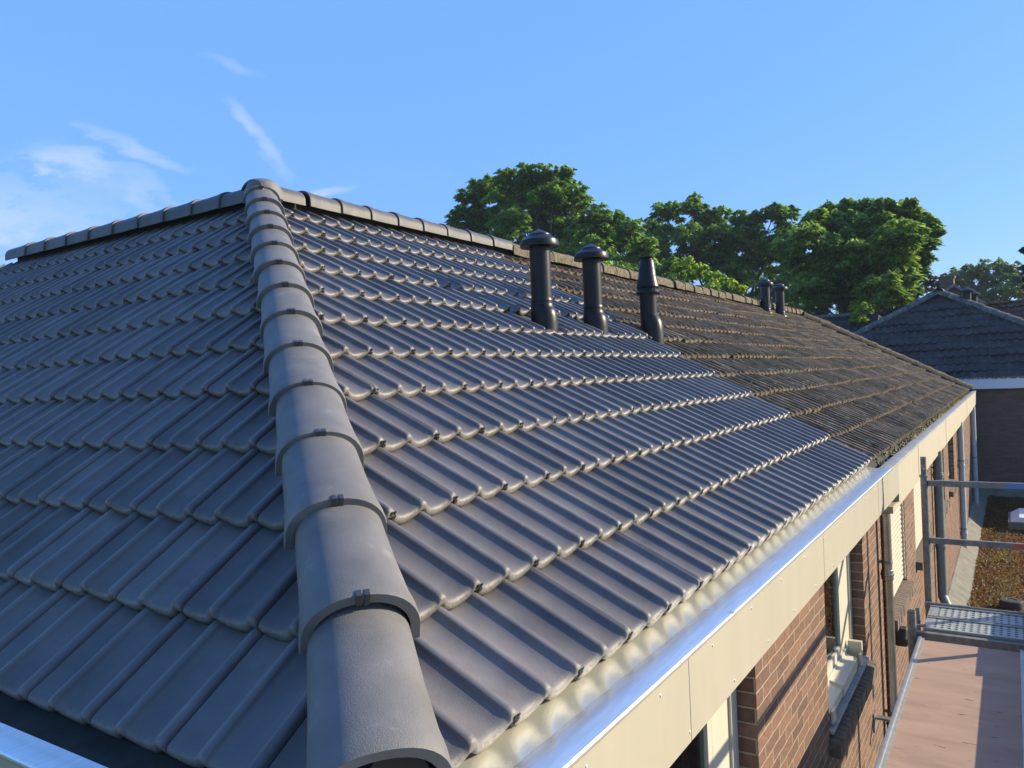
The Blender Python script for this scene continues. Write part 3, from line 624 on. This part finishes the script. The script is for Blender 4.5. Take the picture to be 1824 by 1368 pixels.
# brick rowlock sills
def sill(a, b, zs, far=True):
    mb = MB(); n = int((b-a+.1)/.062); w = (b-a+.08)/n
    for i in range(n):
        y0 = a-.04+i*w; r = random.uniform(-.003, .003)
        pts = [(XW-.11, zs-.004), (XW+.062+r, zs-.035), (XW+.062+r, zs-.118), (XW+.001, zs-.11), (XW+.001, zs-.074), (XW-.11, zs-.074)]
        mb.prism(pts, 'y', y0+.003, y0+w-.004, 0)
    mb.box(XW-.10, XW+.050, a-.025, b+.025, zs-.105, zs-.046, 1)
    s_ = mb.build('brick_sill', [M['brick_sill'], M['stone']], building); return s_
for (a, b, zs) in OPEN[1:]: sill(a, b, zs)
def win_frame(name, a, b, z0, z1, m='frame', label=None, curtain=True, mull=None, panel=0):
    """frame at x about -.05; jambs, rails, sash; pane is a sub-part"""
    f = MB(); X0, X1 = -.115, -.05
    f.box(X0, X1, a, a+.075, z0, z1); f.box(X0, X1, b-.075, b, z0, z1); f.box(X0, X1, a+.076, b-.076, z0, z0+.07); f.box(X0, X1, a+.076, b-.076, z1-.06, z1)
    if panel: f.box(X0+.01, X1-.012, b-.076-panel, b-.076, z0+.071, z1-.061); b = b-panel
    A_, B_ = a+.078, b-.078
    cells = [(A_, B_)] if not mull else [(A_, mull-.04), (mull+.04, B_)]
    if mull: f.box(X0, X1-.002, mull-.038, mull+.038, z0+.071, z1-.061)
    for (p, q) in cells:
        f.box(-.10, -.062, p, p+.045, z0+.072, z1-.062); f.box(-.10, -.062, q-.045, q, z0+.072, z1-.062)
        f.box(-.10, -.062, p+.046, q-.046, z0+.072, z0+.125); f.box(-.10, -.062, p+.046, q-.046, z1-.115, z1-.062)
    w = f.build('window', M[m], building)
    if label: tag(w, label)
    for (p, q) in cells:
        g = MB(); g.box(-.084, -.078, p+.04, q-.04, z0+.12, z1-.11); g.build('pane', M['glass'], w)
    if curtain:
        c = MB(); n = 40; k = len(c.v)
        for i in range(n+1):
            yy = a+.05+(b-a-.1)*i/n; xx = -.15+.018*math.sin(i*1.9)+.008*math.sin(i*.7)
            c.v += [(xx, yy, z0), (xx, yy, z1)]
        for i in range(n): c.face((k+2*i, k+2*i+2, k+2*i+3, k+2*i+1), 0, True)
        c.build('curtain', M['curtain'], w)
    return w
w1 = win_frame('window', -.2, 1.95, -1.21, -.302, label='window under the near end of the fascia', panel=.20)
w2 = win_frame('window', 3.30, 4.58, -1.21, -.302, label='window above a stepped cream sill', curtain=True, panel=.26)
# stepped sill boards of window 2
f = MB()
f.prism([(-.05, -1.165), (.020, -1.185), (.020, -1.235), (-.05, -1.24)], 'y', 3.34, 4.30)
f.prism([(-.05, -1.150), (.028, -1.170), (.028, -1.235), (-.05, -1.24)], 'y', 3.75, 4.20)
f.box(.0285, .040, 3.36, 3.44, -1.245, -1.175); f.box(.029, .041, 4.30, 4.36, -1.235, -1.160); f.box(-.05, .036, 4.365, 4.40, -1.24, -1.10)
f.build_each('sill_board', M['frame'], w2)
f = MB(); f.prism([(-.08, -1.245), (XW+.02, -1.262), (XW+.02, -1.275), (-.08, -1.28)], 'y', 3.302, 4.578); f.build('stone_sill', M['stone'], w2)
# roller shutters
def shutter(a, b, z0, z1, x=.0, label=None, broken=True):
    f = MB(); n = int((z1-z0)/.042); pts = []
    for i in range(n):
        zb = z0+i*(z1-z0)/n; zt = z0+(i+1)*(z1-z0)/n
        pts += [(x, zb+.002), (x+.007, zb+.010), (x+.009, (zb+zt)/2), (x+.006, zt-.008), (x-.002, zt-.001)]
    poly = pts+[(x-.02, z1), (x-.02, z0)]
    f.prism(poly, 'y', a+.055, b-.045)
    s_ = f.build('roller_shutter', M['shutter'], building)
    if label: tag(s_, label)
    f = MB(); f.box(x-.03, x+.022, b-.043, b-.002, z0, z1)
    nz_ = int((z1-z0)/.042)
    for i in range(nz_): f.box(x+.0222, x+.028, b-.0445, b-.034, z0+.006+i*.042, z0+.026+i*.042)
    f.build('guide_rail', M['frame'], s_)
    f = MB(); f.box(x-.03, x+.020, a+.012, a+.052, z0, z1); f.build('guide_rail', M['frame'], s_); return s_
shutter(5.75, 7.0, -1.30, -.302, .0, 'lowered cream roller shutter right behind the zinc downpipe')
shutter(7.85, 9.25, -1.30, -.302, -.01)
shutter(10.9, 12.0, -1.30, -.302, -.01)
win_frame('window', 12.9, 14.3, -1.25, -.302); shutter(16.2, 17.6, -1.30, -.302, -.01)
# downpipes
def downpipe(y, z0, z1, r, m, label, x=.085, elbow=None, collars=()):
    f = MB(); f.tube((x, y, z0), (x, y, z1), r, 20); 
    if elbow: f.tube((x, y, z0+.01), (x+elbow[0], y+elbow[1], z0-elbow[2]), r, 20)
    d_ = f.build('downpipe', m, building); tag(d_, label)
    f = MB()
    for zc in collars:
        f.lathe([(r+.001, -.045), (r+.006, -.04), (r+.007, -.012), (r+.011, -.008), (r+.011, .004), (r+.006, .008), (r+.006, .03), (r+.001, .035)], (x, y, zc), 20)
    if collars: f.build('pipe_collar', m, d_)
    f = MB()
    for zc in ([c_+.09 for c_ in collars] or [(z0+z1)/2]): f.box(XW, x-r, y-.012, y+.012, zc-.008, zc+.008); f.tube((x, y, zc-.012), (x, y, zc+.012), r+.003, 20)
    f.build_each('pipe_bracket', M['galv'], d_)
downpipe(5.30, -5.5, -.40, .0375, M['zinc_pipe'], 'shiny zinc downpipe beside the first shutter', collars=(-.86, -2.0))
downpipe(10.0, -2.25, -.40, .055, M['grey_pipe'], 'grey downpipe with an elbow at its foot', x=.10, elbow=(.18, -.35, .30), collars=(-.7, -1.6))
downpipe(15.3, -2.75, -.40, .052, M['white_pipe'], 'pale downpipe further along the wall', x=.09, collars=(-1.2, -2.45))
downpipe(20.5, -2.8, -.40, .06, M['white_pipe'], 'downpipe in the shade at the far corner', x=.10)
# round flue grate in the wall
f = MB(); f.lathe([(.0, 0), (.075, 0), (.085, .02), (.085, .09), (.06, .11), (.0, .112)], (0, 0, 0), 6)
f.v = [(XW+z_, 6.02+x_, -1.55+y_) for (x_, y_, z_) in f.v]; tag(f.build('wall_vent', M['black'], building), 'dark hexagonal outlet low on the wall')
f = MB(); f.box(XW+.012, XW+.22, 4.75, 4.80, -1.76, -1.745); f.box(XW, XW+.012, 4.73, 4.82, -1.85, -1.72)
f.build('wall_bracket', M['galv'], building)

# ------------------------------------------------------------------ scaffold
scf = empty('scaffold'); tag(scf, 'scaffold with plywood deck, steel plank and grey guard rails beside the brick wall', 'scaffold')
f = MB(); f.box(.415, .915, -2.4, 4.27, -1.018, -1.0); f.build('platform_board', M['ply'], scf)
f = MB(); f.box(.380, .398, -2.4, 4.30, -1.06, -.990); f.box(.3982, .4145, -2.4, 4.30, -1.06, -.9965); f.box(.916, .934, -2.4, 4.30, -1.06, -.992); f.box(.934, .95, -2.4, 4.3, -1.06, -.997)
f.build_each('side_rail', M['alu'], scf)
def standard(x, y, z0, z1, label=None, spigot=True):
    f = MB(); f.tube((x, y, z0), (x, y, z1), .0243, 18)
    if spigot: f.tube((x, y, z1-.004), (x, y, z1+.13), .0195, 16)
    s_ = f.build('scaffold_post', M['galv'], scf); 
    if label: tag(s_, label)
    if spigot:
        f = MB(); f.lathe([(.0245, -.012), (.029, -.010), (.029, .002), (.0245, .004)], (x, y, z1-.005), 18); f.tube((x-.002, y-.0255, z1+.045), (x+.002, y-.0185, z1+.045), .006, 8); f.build('post_collar', M['galv'], s_)
    return s_
standard(.375, 5.10, -1.45, -.075, 'post at the wall side end')
standard(1.10, 5.10, -6, .05); standard(1.10, 4.46, -6, .05); standard(1.10, -1.5, -6, .05)
f = MB(); f.box(.40, 1.10, 5.085, 5.115, -.152, -.112); r1 = f.build('guard_rail', M['galv'], scf); tag(r1, 'upper end guard rail')
f = MB(); f.box(.87, 1.09, 5.083, 5.0846, -.151, -.113); f.build('rail_mark', M['blue_tape'], r1)
f = MB(); f.box(.40, 1.10, 5.085, 5.115, -.560, -.522); r2 = f.build('guard_rail', M['galv'], scf); tag(r2, 'lower end guard rail')
f = MB(); f.box(.905, 1.09, 5.083, 5.0846, -.559, -.523); f.build('rail_mark', M['red'], r2)
for z in (-.13, -.58):
    f = MB(); f.box(1.085, 1.115, -3, 5.1, z-.02, z+.02); f.build('guard_rail', M['galv'], scf)
f = MB(); f.box(1.04, 1.065, -3, 4.05, -1.0, -.84); f.box(1.04, 1.065, 4.06, 5.1, -1.0, -.82); f.build_each('toe_board', M['ply'], scf)
f = MB(); f.tube((.36, 4.99, -.975), (1.10, 4.99, -.980), .020, 14); f.build('end_tube', M['galv'], scf)
f = MB(); f.tube((.345, 4.31, -1.2), (.345, 4.31, -.835), .026, 18); f.tube((.345, 4.31, -.838), (.345, 4.31, -.8348), .021, 14, 1)
tag(f.build('scaffold_post', [M['galv'], M['tile_dark']], scf), 'short open tube stub at the deck corner')
f = MB(); f.tube((.345, 4.31, -.93), (.42, 4.34, -.93), .009, 8); f.build('coupler', M['galv'], scf)
f = MB(); f.tube((.35, 4.62, -1.1), (.35, 4.62, -.90), .014, 10); f.build('lock_pin', M['galv'], scf)
# steel plank
def plank_mat():
    m = mat('steel_plank', (.38, .38, .33), .5, metal=.25, noise_amt=.18, noise_scale=25); t = m.node_tree; N = t.nodes.new; L = t.links.new; p = t.nodes['Principled BSDF']
    co = N('ShaderNodeTexCoord'); sp = N('ShaderNodeSeparateXYZ'); L(co.outputs['Object'], sp.inputs[0])
    def m_(op, a, b=None):
        x_ = N('ShaderNodeMath'); x_.operation = op
        for i, v in enumerate((a, b)):
            if v is None: continue
            if isinstance(v, (int, float)): x_.inputs[i].default_value = v
            else: L(v, x_.inputs[i])
        return x_.outputs[0]
    fx = m_('SUBTRACT', m_('FRACT', m_('MULTIPLY', sp.outputs[0], 1/.040)), .5); fy = m_('SUBTRACT', m_('FRACT', m_('MULTIPLY', sp.outputs[1], 1/.044)), .5)
    r2 = m_('ADD', m_('MULTIPLY', m_('MULTIPLY', fx, fx), 1.5), m_('MULTIPLY', fy, fy)); hole = m_('LESS_THAN', r2, .085)
    ring = m_('LESS_THAN', r2, .16); strip = m_('LESS_THAN', m_('ABSOLUTE', fx), .43)
    cur = p.inputs['Base Color'].links[0].from_socket
    x_ = N('ShaderNodeMix'); x_.data_type = 'RGBA'; L(hole, x_.inputs[0]); L(cur, x_.inputs[6]); x_.inputs[7].default_value = (.02, .02, .02, 1); L(x_.outputs[2], p.inputs['Base Color'])
    b = N('ShaderNodeBump'); b.inputs['Distance'].default_value = .006; b.inputs['Strength'].default_value = 1; L(m_('ADD', m_('MULTIPLY', ring, .6), m_('MULTIPLY', strip, .7)), b.inputs['Height']); L(b.outputs[0], p.inputs['Normal'])
    return m
M['plank'] = plank_mat()
sp_ = MB()
for (y0, y1) in ((4.40, 4.66), (4.685, 4.93)):
    sp_.box(.455, 1.10, y0+.012, y1-.012, -.995, -.968, 0)
pl = sp_.build_each('steel_plank', [M['plank']], scf)[0]
f = MB()
for (y0, y1) in ((4.40, 4.66), (4.685, 4.93)):
    f.box(.40, 1.10, y0, y0+.0115, -1.03, -.960); f.box(.40, 1.10, y1-.0115, y1, -1.03, -.960); f.box(.40, .4545, y0+.012, y1-.012, -.995, -.966)
f.build_each('plank_edge', M['alu'], pl)
f = MB(); f.box(.36, 1.10, 4.335, 4.375, -1.03, -.975); f.build('transom', M['galv'], scf)
f = MB(); f.box(.945, .975, 4.90, 4.93, -1.02, -.80); f.build('hinge_post', M['red'], scf)

# ------------------------------------------------------------------ flat-roofed extension with its planting
ext = empty('flat_roof_extension'); tag(ext, 'low flat roofed extension with planted roof beside the far wall', 'building')
f = MB(); f.box(XW+.001, 14, 6.5, 22.9, -5.9, -2.93); f.build('wall', M['brick_far'], ext)
f = MB(); f.prism([(XW+.001, -2.929), (XW+.001, -2.66), (.05, -2.66), (.30, -2.84), (.30, -2.929)], 'y', 6.5, 22.6); f.box(.301, 14, 6.5, 6.75, -2.929, -2.75)
f.prism([(22.9, -2.929), (22.9, -2.62), (22.88, -2.62), (22.6, -2.83), (22.6, -2.929)], 'x', XW+.002, 14); f.build('coping', M['coping'], ext)
f = MB(); f.box(.302, 13.9, 6.76, 22.59, -2.928, -2.86); f.build('gravel_bed', mat('gravel', (.13, .09, .055), .95, noise_amt=.6, noise_scale=30, bump=1, bump_scale=40, spots=[((.30, .27, .22), 55, .64, .05, .7), ((.09, .10, .03), 3, .5, .1, .6)]), ext)
# sedum: uncountable leaves
def leaf_cloud(name, P, A_, B_, tint, mat_, parent=None):
    """one quad per leaf: centre P, half axes A_, B_"""
    n = len(P); V = np.stack([P-A_-B_, P+A_-B_*.6, P+A_*1.0+B_*.6, P-A_+B_], 1).reshape(-1, 3)
    me = bpy.data.meshes.new(name); me.vertices.add(4*n); me.vertices.foreach_set('co', V.ravel()); me.loops.add(4*n); me.loops.foreach_set('vertex_index', np.arange(4*n))
    me.polygons.add(n); me.polygons.foreach_set('loop_start', np.arange(0, 4*n, 4)); me.polygons.foreach_set('loop_total', np.full(n, 4)); me.update(calc_edges=True)
    at = me.attributes.new('tint', 'FLOAT_COLOR', 'POINT'); c = np.ones((4*n, 4)); c[:, 0] = np.repeat(tint, 4); at.data.foreach_set('color', c.ravel())
    me.materials.append(mat_); return link(name, me, parent)
rs = np.random.RandomState(9); n = 26000
P = np.stack([.30+1.6*rs.rand(n)**1.2, 7+15.5*rs.rand(n), np.full(n, -2.85)], 1)
cl = np.array([noise.noise(Vector((p[0]*2.2, p[1]*1.1, 0))) for p in P]); P[:, 2] += .01+.05*np.clip(cl+.3, 0, 1)*rs.rand(n)
A_ = rs.normal(0, 1, (n, 3)); A_ /= np.linalg.norm(A_, axis=1)[:, None]; A_ *= (.010+.022*rs.rand(n))[:, None]; B_ = np.cross(A_, rs.normal(0, 1, (n, 3))); B_ /= np.linalg.norm(B_, axis=1)[:, None]; B_ *= (.006+.010*rs.rand(n))[:, None]
tint = np.clip(.18+.9*cl+rs.normal(0, .25, n), 0, 1)
tag(leaf_cloud('sedum', P, A_, B_, tint, leaf_mat('sedum_leaf', (.16, .07, .028), (.16, .15, .035))), 'reddish brown and green sedum covering the flat roof', 'sedum', kind='stuff')
# roof light and round outlet on the flat roof
f = MB(); f.box(.76, 1.9, 17.9, 19.2, -2.86, -2.66); rl = f.build('roof_light', M['coping']); tag(rl, 'pale square roof light with low kerb on the planted flat roof', 'roof light')
f = MB(); n0 = len(f.v); 
f.prism([(.80, -2.659), (1.86, -2.659), (1.7, -2.56), (.96, -2.56)], 'y', 17.95, 19.15); f.build('dome', M['white'], rl)
f = MB(); f.lathe([(.155, -.08), (.155, .03), (.150, .035), (.158, .04), (.150, .10), (.146, .125), (.135, .135), (.07, .137), (.065, .130), (.02, .130)], (.815, 12.0, -2.86), 30)
tag(f.build('roof_outlet', M['black']), 'round black rubber outlet cap on the flat roof behind the scaffold', 'outlet cap')

# ------------------------------------------------------------------ neighbouring buildings
fb = empty('neighbour_house'); tag(fb, 'dark tiled hipped house with pale blue fascia, behind the end of the long roof', 'house')
ye = 23.1
f = MB(); f.box(-5.5, 14, ye+.1, ye+9, -5.9, .0); f.build('wall', M['brick_far'], fb)
f = MB()
for a, b in ((-5.6, -1.6), (-1.597, .50), (.503, 3.2), (3.203, 8.4)): f.box(a, b, ye-.10, ye+.099, -.045, .24)
f.build('fascia', M['white'], fb)
f = MB(); f.box(-5.62, 14, ye-.14, ye+.06, .2405, .262); f.build('gutter', M['galv'], fb)
tF = .787; pF = math.atan(tF); ap = Vector((-.90, ye+(2.88-.25)/tF, 2.88))
aF, bF, nF = Vector((1, 0, 0)), Vector((0, math.cos(pF), math.sin(pF))), Vector((0, -math.sin(pF), math.cos(pF)))
k1 = (ap.x+5.6)/(ap.y-ye)
EL, ER = Vector((ap.x-1.42*(ap.y-ye), ye, .25)), Vector((ap.x+1.42*(ap.y-ye), ye, .25))
nl = Vector((-(ap.y-ye), (ap.x-EL.x), 0)).normalized(); nr_ = Vector(((ap.y-ye), -(ap.x-ER.x), 0)).normalized()
d = tile_sheet(Vector((0, ye-.1, .22)), aF, bF, nF, EL.x, ER.x, 0, 11, .335, 0, per=.21, A=.06, power=1.2, samples=8, rough=1, seed=8, thick=.035, groove=False)
M['far_tile'] = mat('neighbour_tile', (.050, .048, .050), .85, spec=.25, noise_amt=.3, noise_scale=3, tint=True, spots=[((.22, .23, .23), 5, .66, .05, .6)])
fs = sheet_object('roof_slope', d, [M['far_tile']], fb, [(ap, nl), (ap, nr_), (Vector((0, ap.y, 0)), Vector((0, 1, 0)))])
f = MB()
quad(f, [EL, ap, ap+Vector((0, 9, 0)), EL+Vector((0, 12, 0))]); quad(f, [ap, ER, ER+Vector((0, 12, 0)), ap+Vector((0, 9, 0))]); quad(f, [EL+Vector((0, 0, -.05)), ER+Vector((0, 0, -.05)), ap+Vector((0, 0, -.05))])
quad(f, [EL+Vector((0, 12, 0)), ap+Vector((0, 9, 0)), ER+Vector((0, 12, 0))]); quad(f, [EL+Vector((0, 0, -.01)), EL+Vector((0, 12, -.01)), ER+Vector((0, 12, -.01)), ER+Vector((0, 0, -.01))])
f.build('rear_slope', M['far_tile'], fb)
M['far_ridge'] = mat('neighbour_ridge', (.12, .125, .12), .9, spec=.2, noise_amt=.4, noise_scale=8, bump=.5, spots=[((.38, .40, .40), 4, .62, .06, .7), ((.22, .14, .04), 3, .68, .04, .8)])
for (p0, p1) in ((EL, ap), (ER, ap), (ap+Vector((0, 9, 0)), ap)):
    t_ = (p1-p0).normalized(); s_ = t_.cross(Vector((0, 0, 1))).normalized(); n_ = s_.cross(t_).normalized(); L_ = (p1-p0).length; q = 0
    while q < L_-.1:
        f = MB(); arch(f, p0+t_*q+n_*random.gauss(.0, .006), t_, s_, n_, .44, .14, .13, .115, .105, seg=10, rough=1); f.build('ridge_tile', M['far_ridge'], fs); q += .40
def far_vent(x, y, zt, r, par, h=.75):
    p = mesh_part('vent_pipe', [(r, -h), (r, -.12)], (x, y, zt), M['vent'], par, 16)
    mesh_part('vent_cap', [(r*1.02, -.13), (r*1.9, -.15), (r*1.95, -.11), (r*1.1, -.05), (.01, 0)], (x, y, zt), M['vent'], p, 16)
far_vent(-.14, 26.0, 2.93, .11, fb, 1.1); far_vent(-.02, 27.2, 2.90, .11, fb, 1.1)
# low roof left of it
lb = empty('rear_annex'); tag(lb, 'low dark tiled annex roof showing left of the neighbour house', 'annex')
f = MB(); f.box(-14, -2.3, 26.2, 34, -5.9, .9); f.build('wall', M['brick_far'], lb)
d = tile_sheet(Vector((0, 26.0, .85)), aF, bF, nF, -14, -1.2, 0, 9, .335, .1, per=.21, A=.06, power=1.2, samples=6, rough=1, seed=18, thick=.035, groove=False)
apx = Vector((-2.95, 28.12, 2.52)); ls = sheet_object('roof_slope', d, [M['far_tile']], lb, [(Vector((0, 28.12, 0)), Vector((0, 1, 0))), (apx, Vector((1, .8, 0)).normalized())])
f = MB(); quad(f, [(-14, 28.1, 2.50), (-2.95, 28.1, 2.50), (-.9, 32, .9), (-14, 32, .9)]); quad(f, [apx+Vector((0, 0, -.03)), Vector((-1.2, 26.0, .84)), Vector((-.9, 32, .84))]); f.build('rear_slope', M['far_tile'], lb)
q = 0
while q < 6:
    f = MB(); arch(f, (-2.95-q, 28.12, 2.47), (-1, 0, 0), (0, 1, 0), (0, 0, 1), .44, .13, .12, .10, .09, seg=8, rough=1); f.build('ridge_tile', M['far_ridge'], ls); q += .41
# red-roofed house
rb = empty('red_roof_house'); tag(rb, 'red tiled roof of a house at the right edge of the photo', 'house')
f = MB(); f.box(-.6, 12, 33.6, 40, -5.9, 1.2); f.build('wall', M['brick_far'], rb)
tB = .75; pB = math.atan(tB); bB, nB = Vector((0, math.cos(pB), math.sin(pB))), Vector((0, -math.sin(pB), math.cos(pB)))
d = tile_sheet(Vector((0, 33.2, 1.0)), aF, bB, nB, -.55, 12, 0, 10, .33, .1, per=.25, A=.05, power=1.1, samples=6, rough=1, seed=28, thick=.03, groove=False)
M['red_tile'] = mat('red_tile', (.13, .062, .055), .85, spec=.25, noise_amt=.35, noise_scale=4, tint=True)
rs_ = sheet_object('roof_slope', d, [M['red_tile']], rb, [(Vector((0, 35.85, 0)), Vector((0, 1, 0)))])
f = MB(); quad(f, [(-.55, 35.85, 2.96), (12, 35.85, 2.96), (12, 38.6, .95), (-.55, 38.6, .95)]); quad(f, [(-.5, 33.2, .95), (-.5, 35.85, 2.93), (-.5, 38.6, .9)]); f.build('rear_slope', M['red_tile'], rb)
q = 0
while q < 4:
    f = MB(); arch(f, (-.5+q, 35.85, 2.96), (1, 0, 0), (0, 1, 0), (0, 0, 1), .40, .12, .11, .09, .08, seg=8, rough=1); f.build('ridge_tile', M['red_tile'], rs_); q += .37
# house with a chimney behind
ch = empty('chimney_house'); tag(ch, 'brick house with chimney and pale sloping verge behind the neighbour roof', 'house')
M['chim'] = mat('chimney_brick', (.17, .12, .09), .9, noise_amt=.3, noise_scale=12)
f = MB(); quad(f, [(-3.2, 37, -5.9), (.9, 37, -5.9), (.9, 37, 2.4), (-1.0, 37, 3.95), (-3.2, 37, 2.4)]); quad(f, [(-3.2, 41, -5.9), (-3.2, 41, 2.4), (-1.0, 41, 3.95), (.9, 41, 2.4), (.9, 41, -5.9)]); f.build('wall', M['chim'], ch)
f = MB()
for (p, q_) in (((-1.03, 4.02), (1.15, 2.28)),): f.prism([(p[0], p[1]), (q_[0], q_[1]), (q_[0], q_[1]-.13), (p[0], p[1]-.13)], 'y', 36.8, 41)
f.prism([(-1.03, 4.02), (-1.03, 3.9), (-3.4, 2.2), (-3.4, 2.33)], 'y', 36.8, 41); f.build('roof', M['lead'], ch)
f = MB(); f.box(-1.60, -1.06, 37.3, 37.9, 2.6, 4.32); f.box(-1.65, -1.01, 37.25, 37.95, 4.321, 4.40); f.box(-1.58, -1.42, 37.4, 37.8, 4.401, 4.48); f.build('chimney', M['chim'], ch)

# ------------------------------------------------------------------ ground
f = MB(); k = 400
f.v += [(-k, -k, -6), (k, -k, -6), (k, k, -6), (-k, k, -6)]; f.face((0, 1, 2, 3)); tag(f.build('ground', M['grass']), kind='structure')
f = MB(); f.v += [(-9, -9, -5.996), (12, -9, -5.996), (12, 6.4, -5.996), (-9, 6.4, -5.996)]; f.face((0, 1, 2, 3)); tag(f.build('pavement', M['pavement']), kind='structure')

# ------------------------------------------------------------------ trees
def tree(name, lobes, label, cat, c1, c2, leaf=.30, dens=1.0, seed=1, group=None, droop=.55, trunk_r=.3, zb=-6):
    rs = np.random.RandomState(seed); lob = np.array(lobes); cx, cy = lob[:, 0].mean(), lob[:, 1].mean()
    root = bpy.data.objects.new(name, None); sc.collection.objects.link(root); root.location = (cx, cy, zb); root.empty_display_size = 1
    tag(root, label, cat, group)
    Ps, As, Bs, Ts = [], [], [], []
    for (x, y, z, r) in lobes:
        ns = max(6, int(30*dens))
        for s in range(ns):                     # sprays of leaflets inside each lobe, mostly near its skin
            u = rs.normal(0, 1, 3); u /= np.linalg.norm(u); rad = r*(.15+.92*rs.rand()**.55)
            c = np.array((x, y, z))+u*rad*np.array((1, 1.25, .85)); sr = r*(.16+.24*rs.rand()); nl_ = max(8, int(dens*min(120, 22*(sr/leaf)**2+16)))
            d_ = rs.normal(0, 1, (nl_, 3)); d_ /= np.linalg.norm(d_, axis=1)[:, None]
            p = c+d_*(sr*rs.rand(nl_)**.5)[:, None]*np.array((1.15, 1.15, .5))
            p[:, 2] -= droop*.5*((p[:, 0]-c[0])**2+(p[:, 1]-c[1])**2)/max(sr, .01)
            ax = d_*np.array((1, 1, .25))+np.array((u[0]*.6, u[1]*.6, -droop))+rs.normal(0, .25, (nl_, 3)); ax /= np.linalg.norm(ax, axis=1)[:, None]
            sd_ = np.cross(ax, np.array((0, 0, 1.))+rs.normal(0, .35, (nl_, 3))); sd_ /= np.linalg.norm(sd_, axis=1)[:, None]+1e-9
            l = leaf*(.5+.6*rs.rand(nl_))
            Ps.append(p); As.append(ax*(l*.5)[:, None]); Bs.append(sd_*(l*.21)[:, None]); Ts.append(np.clip(rs.normal(.42+.25*u[2], .25, nl_)+rs.normal(0, .22), 0, 1))
    o = leaf_cloud('crown', np.concatenate(Ps)-np.array(root.location), np.concatenate(As), np.concatenate(Bs), np.concatenate(Ts), leaf_mat(name+'_leaf', c1, c2), root)
    # trunk and limbs
    f = MB(); top = Vector((0, 0, (lob[:, 2].min()-zb)*.75)); f.tube((0, 0, -.05), top, trunk_r, 10, r1=trunk_r*.7)
    idx = rs.choice(len(lobes), min(len(lobes), 16), replace=False)
    for i in idx:
        e = Vector(lobes[i][:3])-Vector(root.location); mid = top.lerp(e, .5)+Vector((0, 0, .4)); f.tube(top-Vector((0, 0, .2)), mid, trunk_r*.22, 7, r1=trunk_r*.12); f.tube(mid, e, trunk_r*.12, 6, r1=trunk_r*.06)
    f.build('trunk', M['bark'], root); return root
TG = 'leafy trees behind the roofs'
G1, G2 = (.055, .16, .026), (.36, .54, .08)
tree('leafy_tree', tree_a, 'big dark green tree highest behind the new ridge, above the vents', 'tree', G1, G2, .22, 1.5, seed=1, trunk_r=.4, group=TG)
tree('leafy_tree', tree_b, 'mid green tree in the middle, between the two biggest crowns', 'tree', (.055, .16, .036), (.31, .47, .09), .23, 1.3, seed=2, trunk_r=.4, group=TG)
tree('leafy_tree', tree_c, 'broad feathery tree behind the two distant vents', 'tree', (.06, .16, .030), (.40, .54, .09), .21, 1.5, seed=3, trunk_r=.4, group=TG)
tree('leafy_tree', tree_d, 'pale airy umbrella shaped tree far off at the right', 'tree', (.12, .22, .08), (.36, .46, .18), .34, 1.0, seed=4, trunk_r=.35, group=TG)
tree('leafy_tree', tree_e, 'dark tree cut off by the right edge of the photo', 'tree', (.018, .042, .016), (.04, .075, .02), .25, .8, seed=5, group=TG)
tree('bright_shrub', shrub_a, 'bright yellow green bushy top just over the old ridge', 'shrub', (.12, .24, .02), (.55, .68, .08), .15, .8, seed=6, trunk_r=.08, group='bright shrubs behind the roofs')
tree('bright_shrub', shrub_b, 'small sunlit yellow green bush below the broad tree', 'shrub', (.12, .24, .02), (.55, .66, .08), .15, .8, seed=7, trunk_r=.08, group='bright shrubs behind the roofs')
tree('brown_shrub', shrub_c, 'brownish small tree beside the distant chimney', 'tree', (.06, .05, .015), (.17, .14, .04), .20, .7, seed=8, trunk_r=.1)

# ------------------------------------------------------------------ summer haze
f = MB(); f.box(-405, 405, -405, 405, -7, 16); hz = f.build('haze', None or bpy.data.materials.new('haze_air')); tag(hz, kind='stuff', label='thin summer haze in the air', cat='haze')
hm = hz.data.materials[0]; hm.use_nodes = True; t = hm.node_tree; t.nodes.clear()
o_ = t.nodes.new('ShaderNodeOutputMaterial'); v_ = t.nodes.new('ShaderNodeVolumePrincipled'); v_.inputs['Color'].default_value = (.75, .85, 1, 1); v_.inputs['Density'].default_value = .0006
t.links.new(v_.outputs[0], o_.inputs['Volume'])
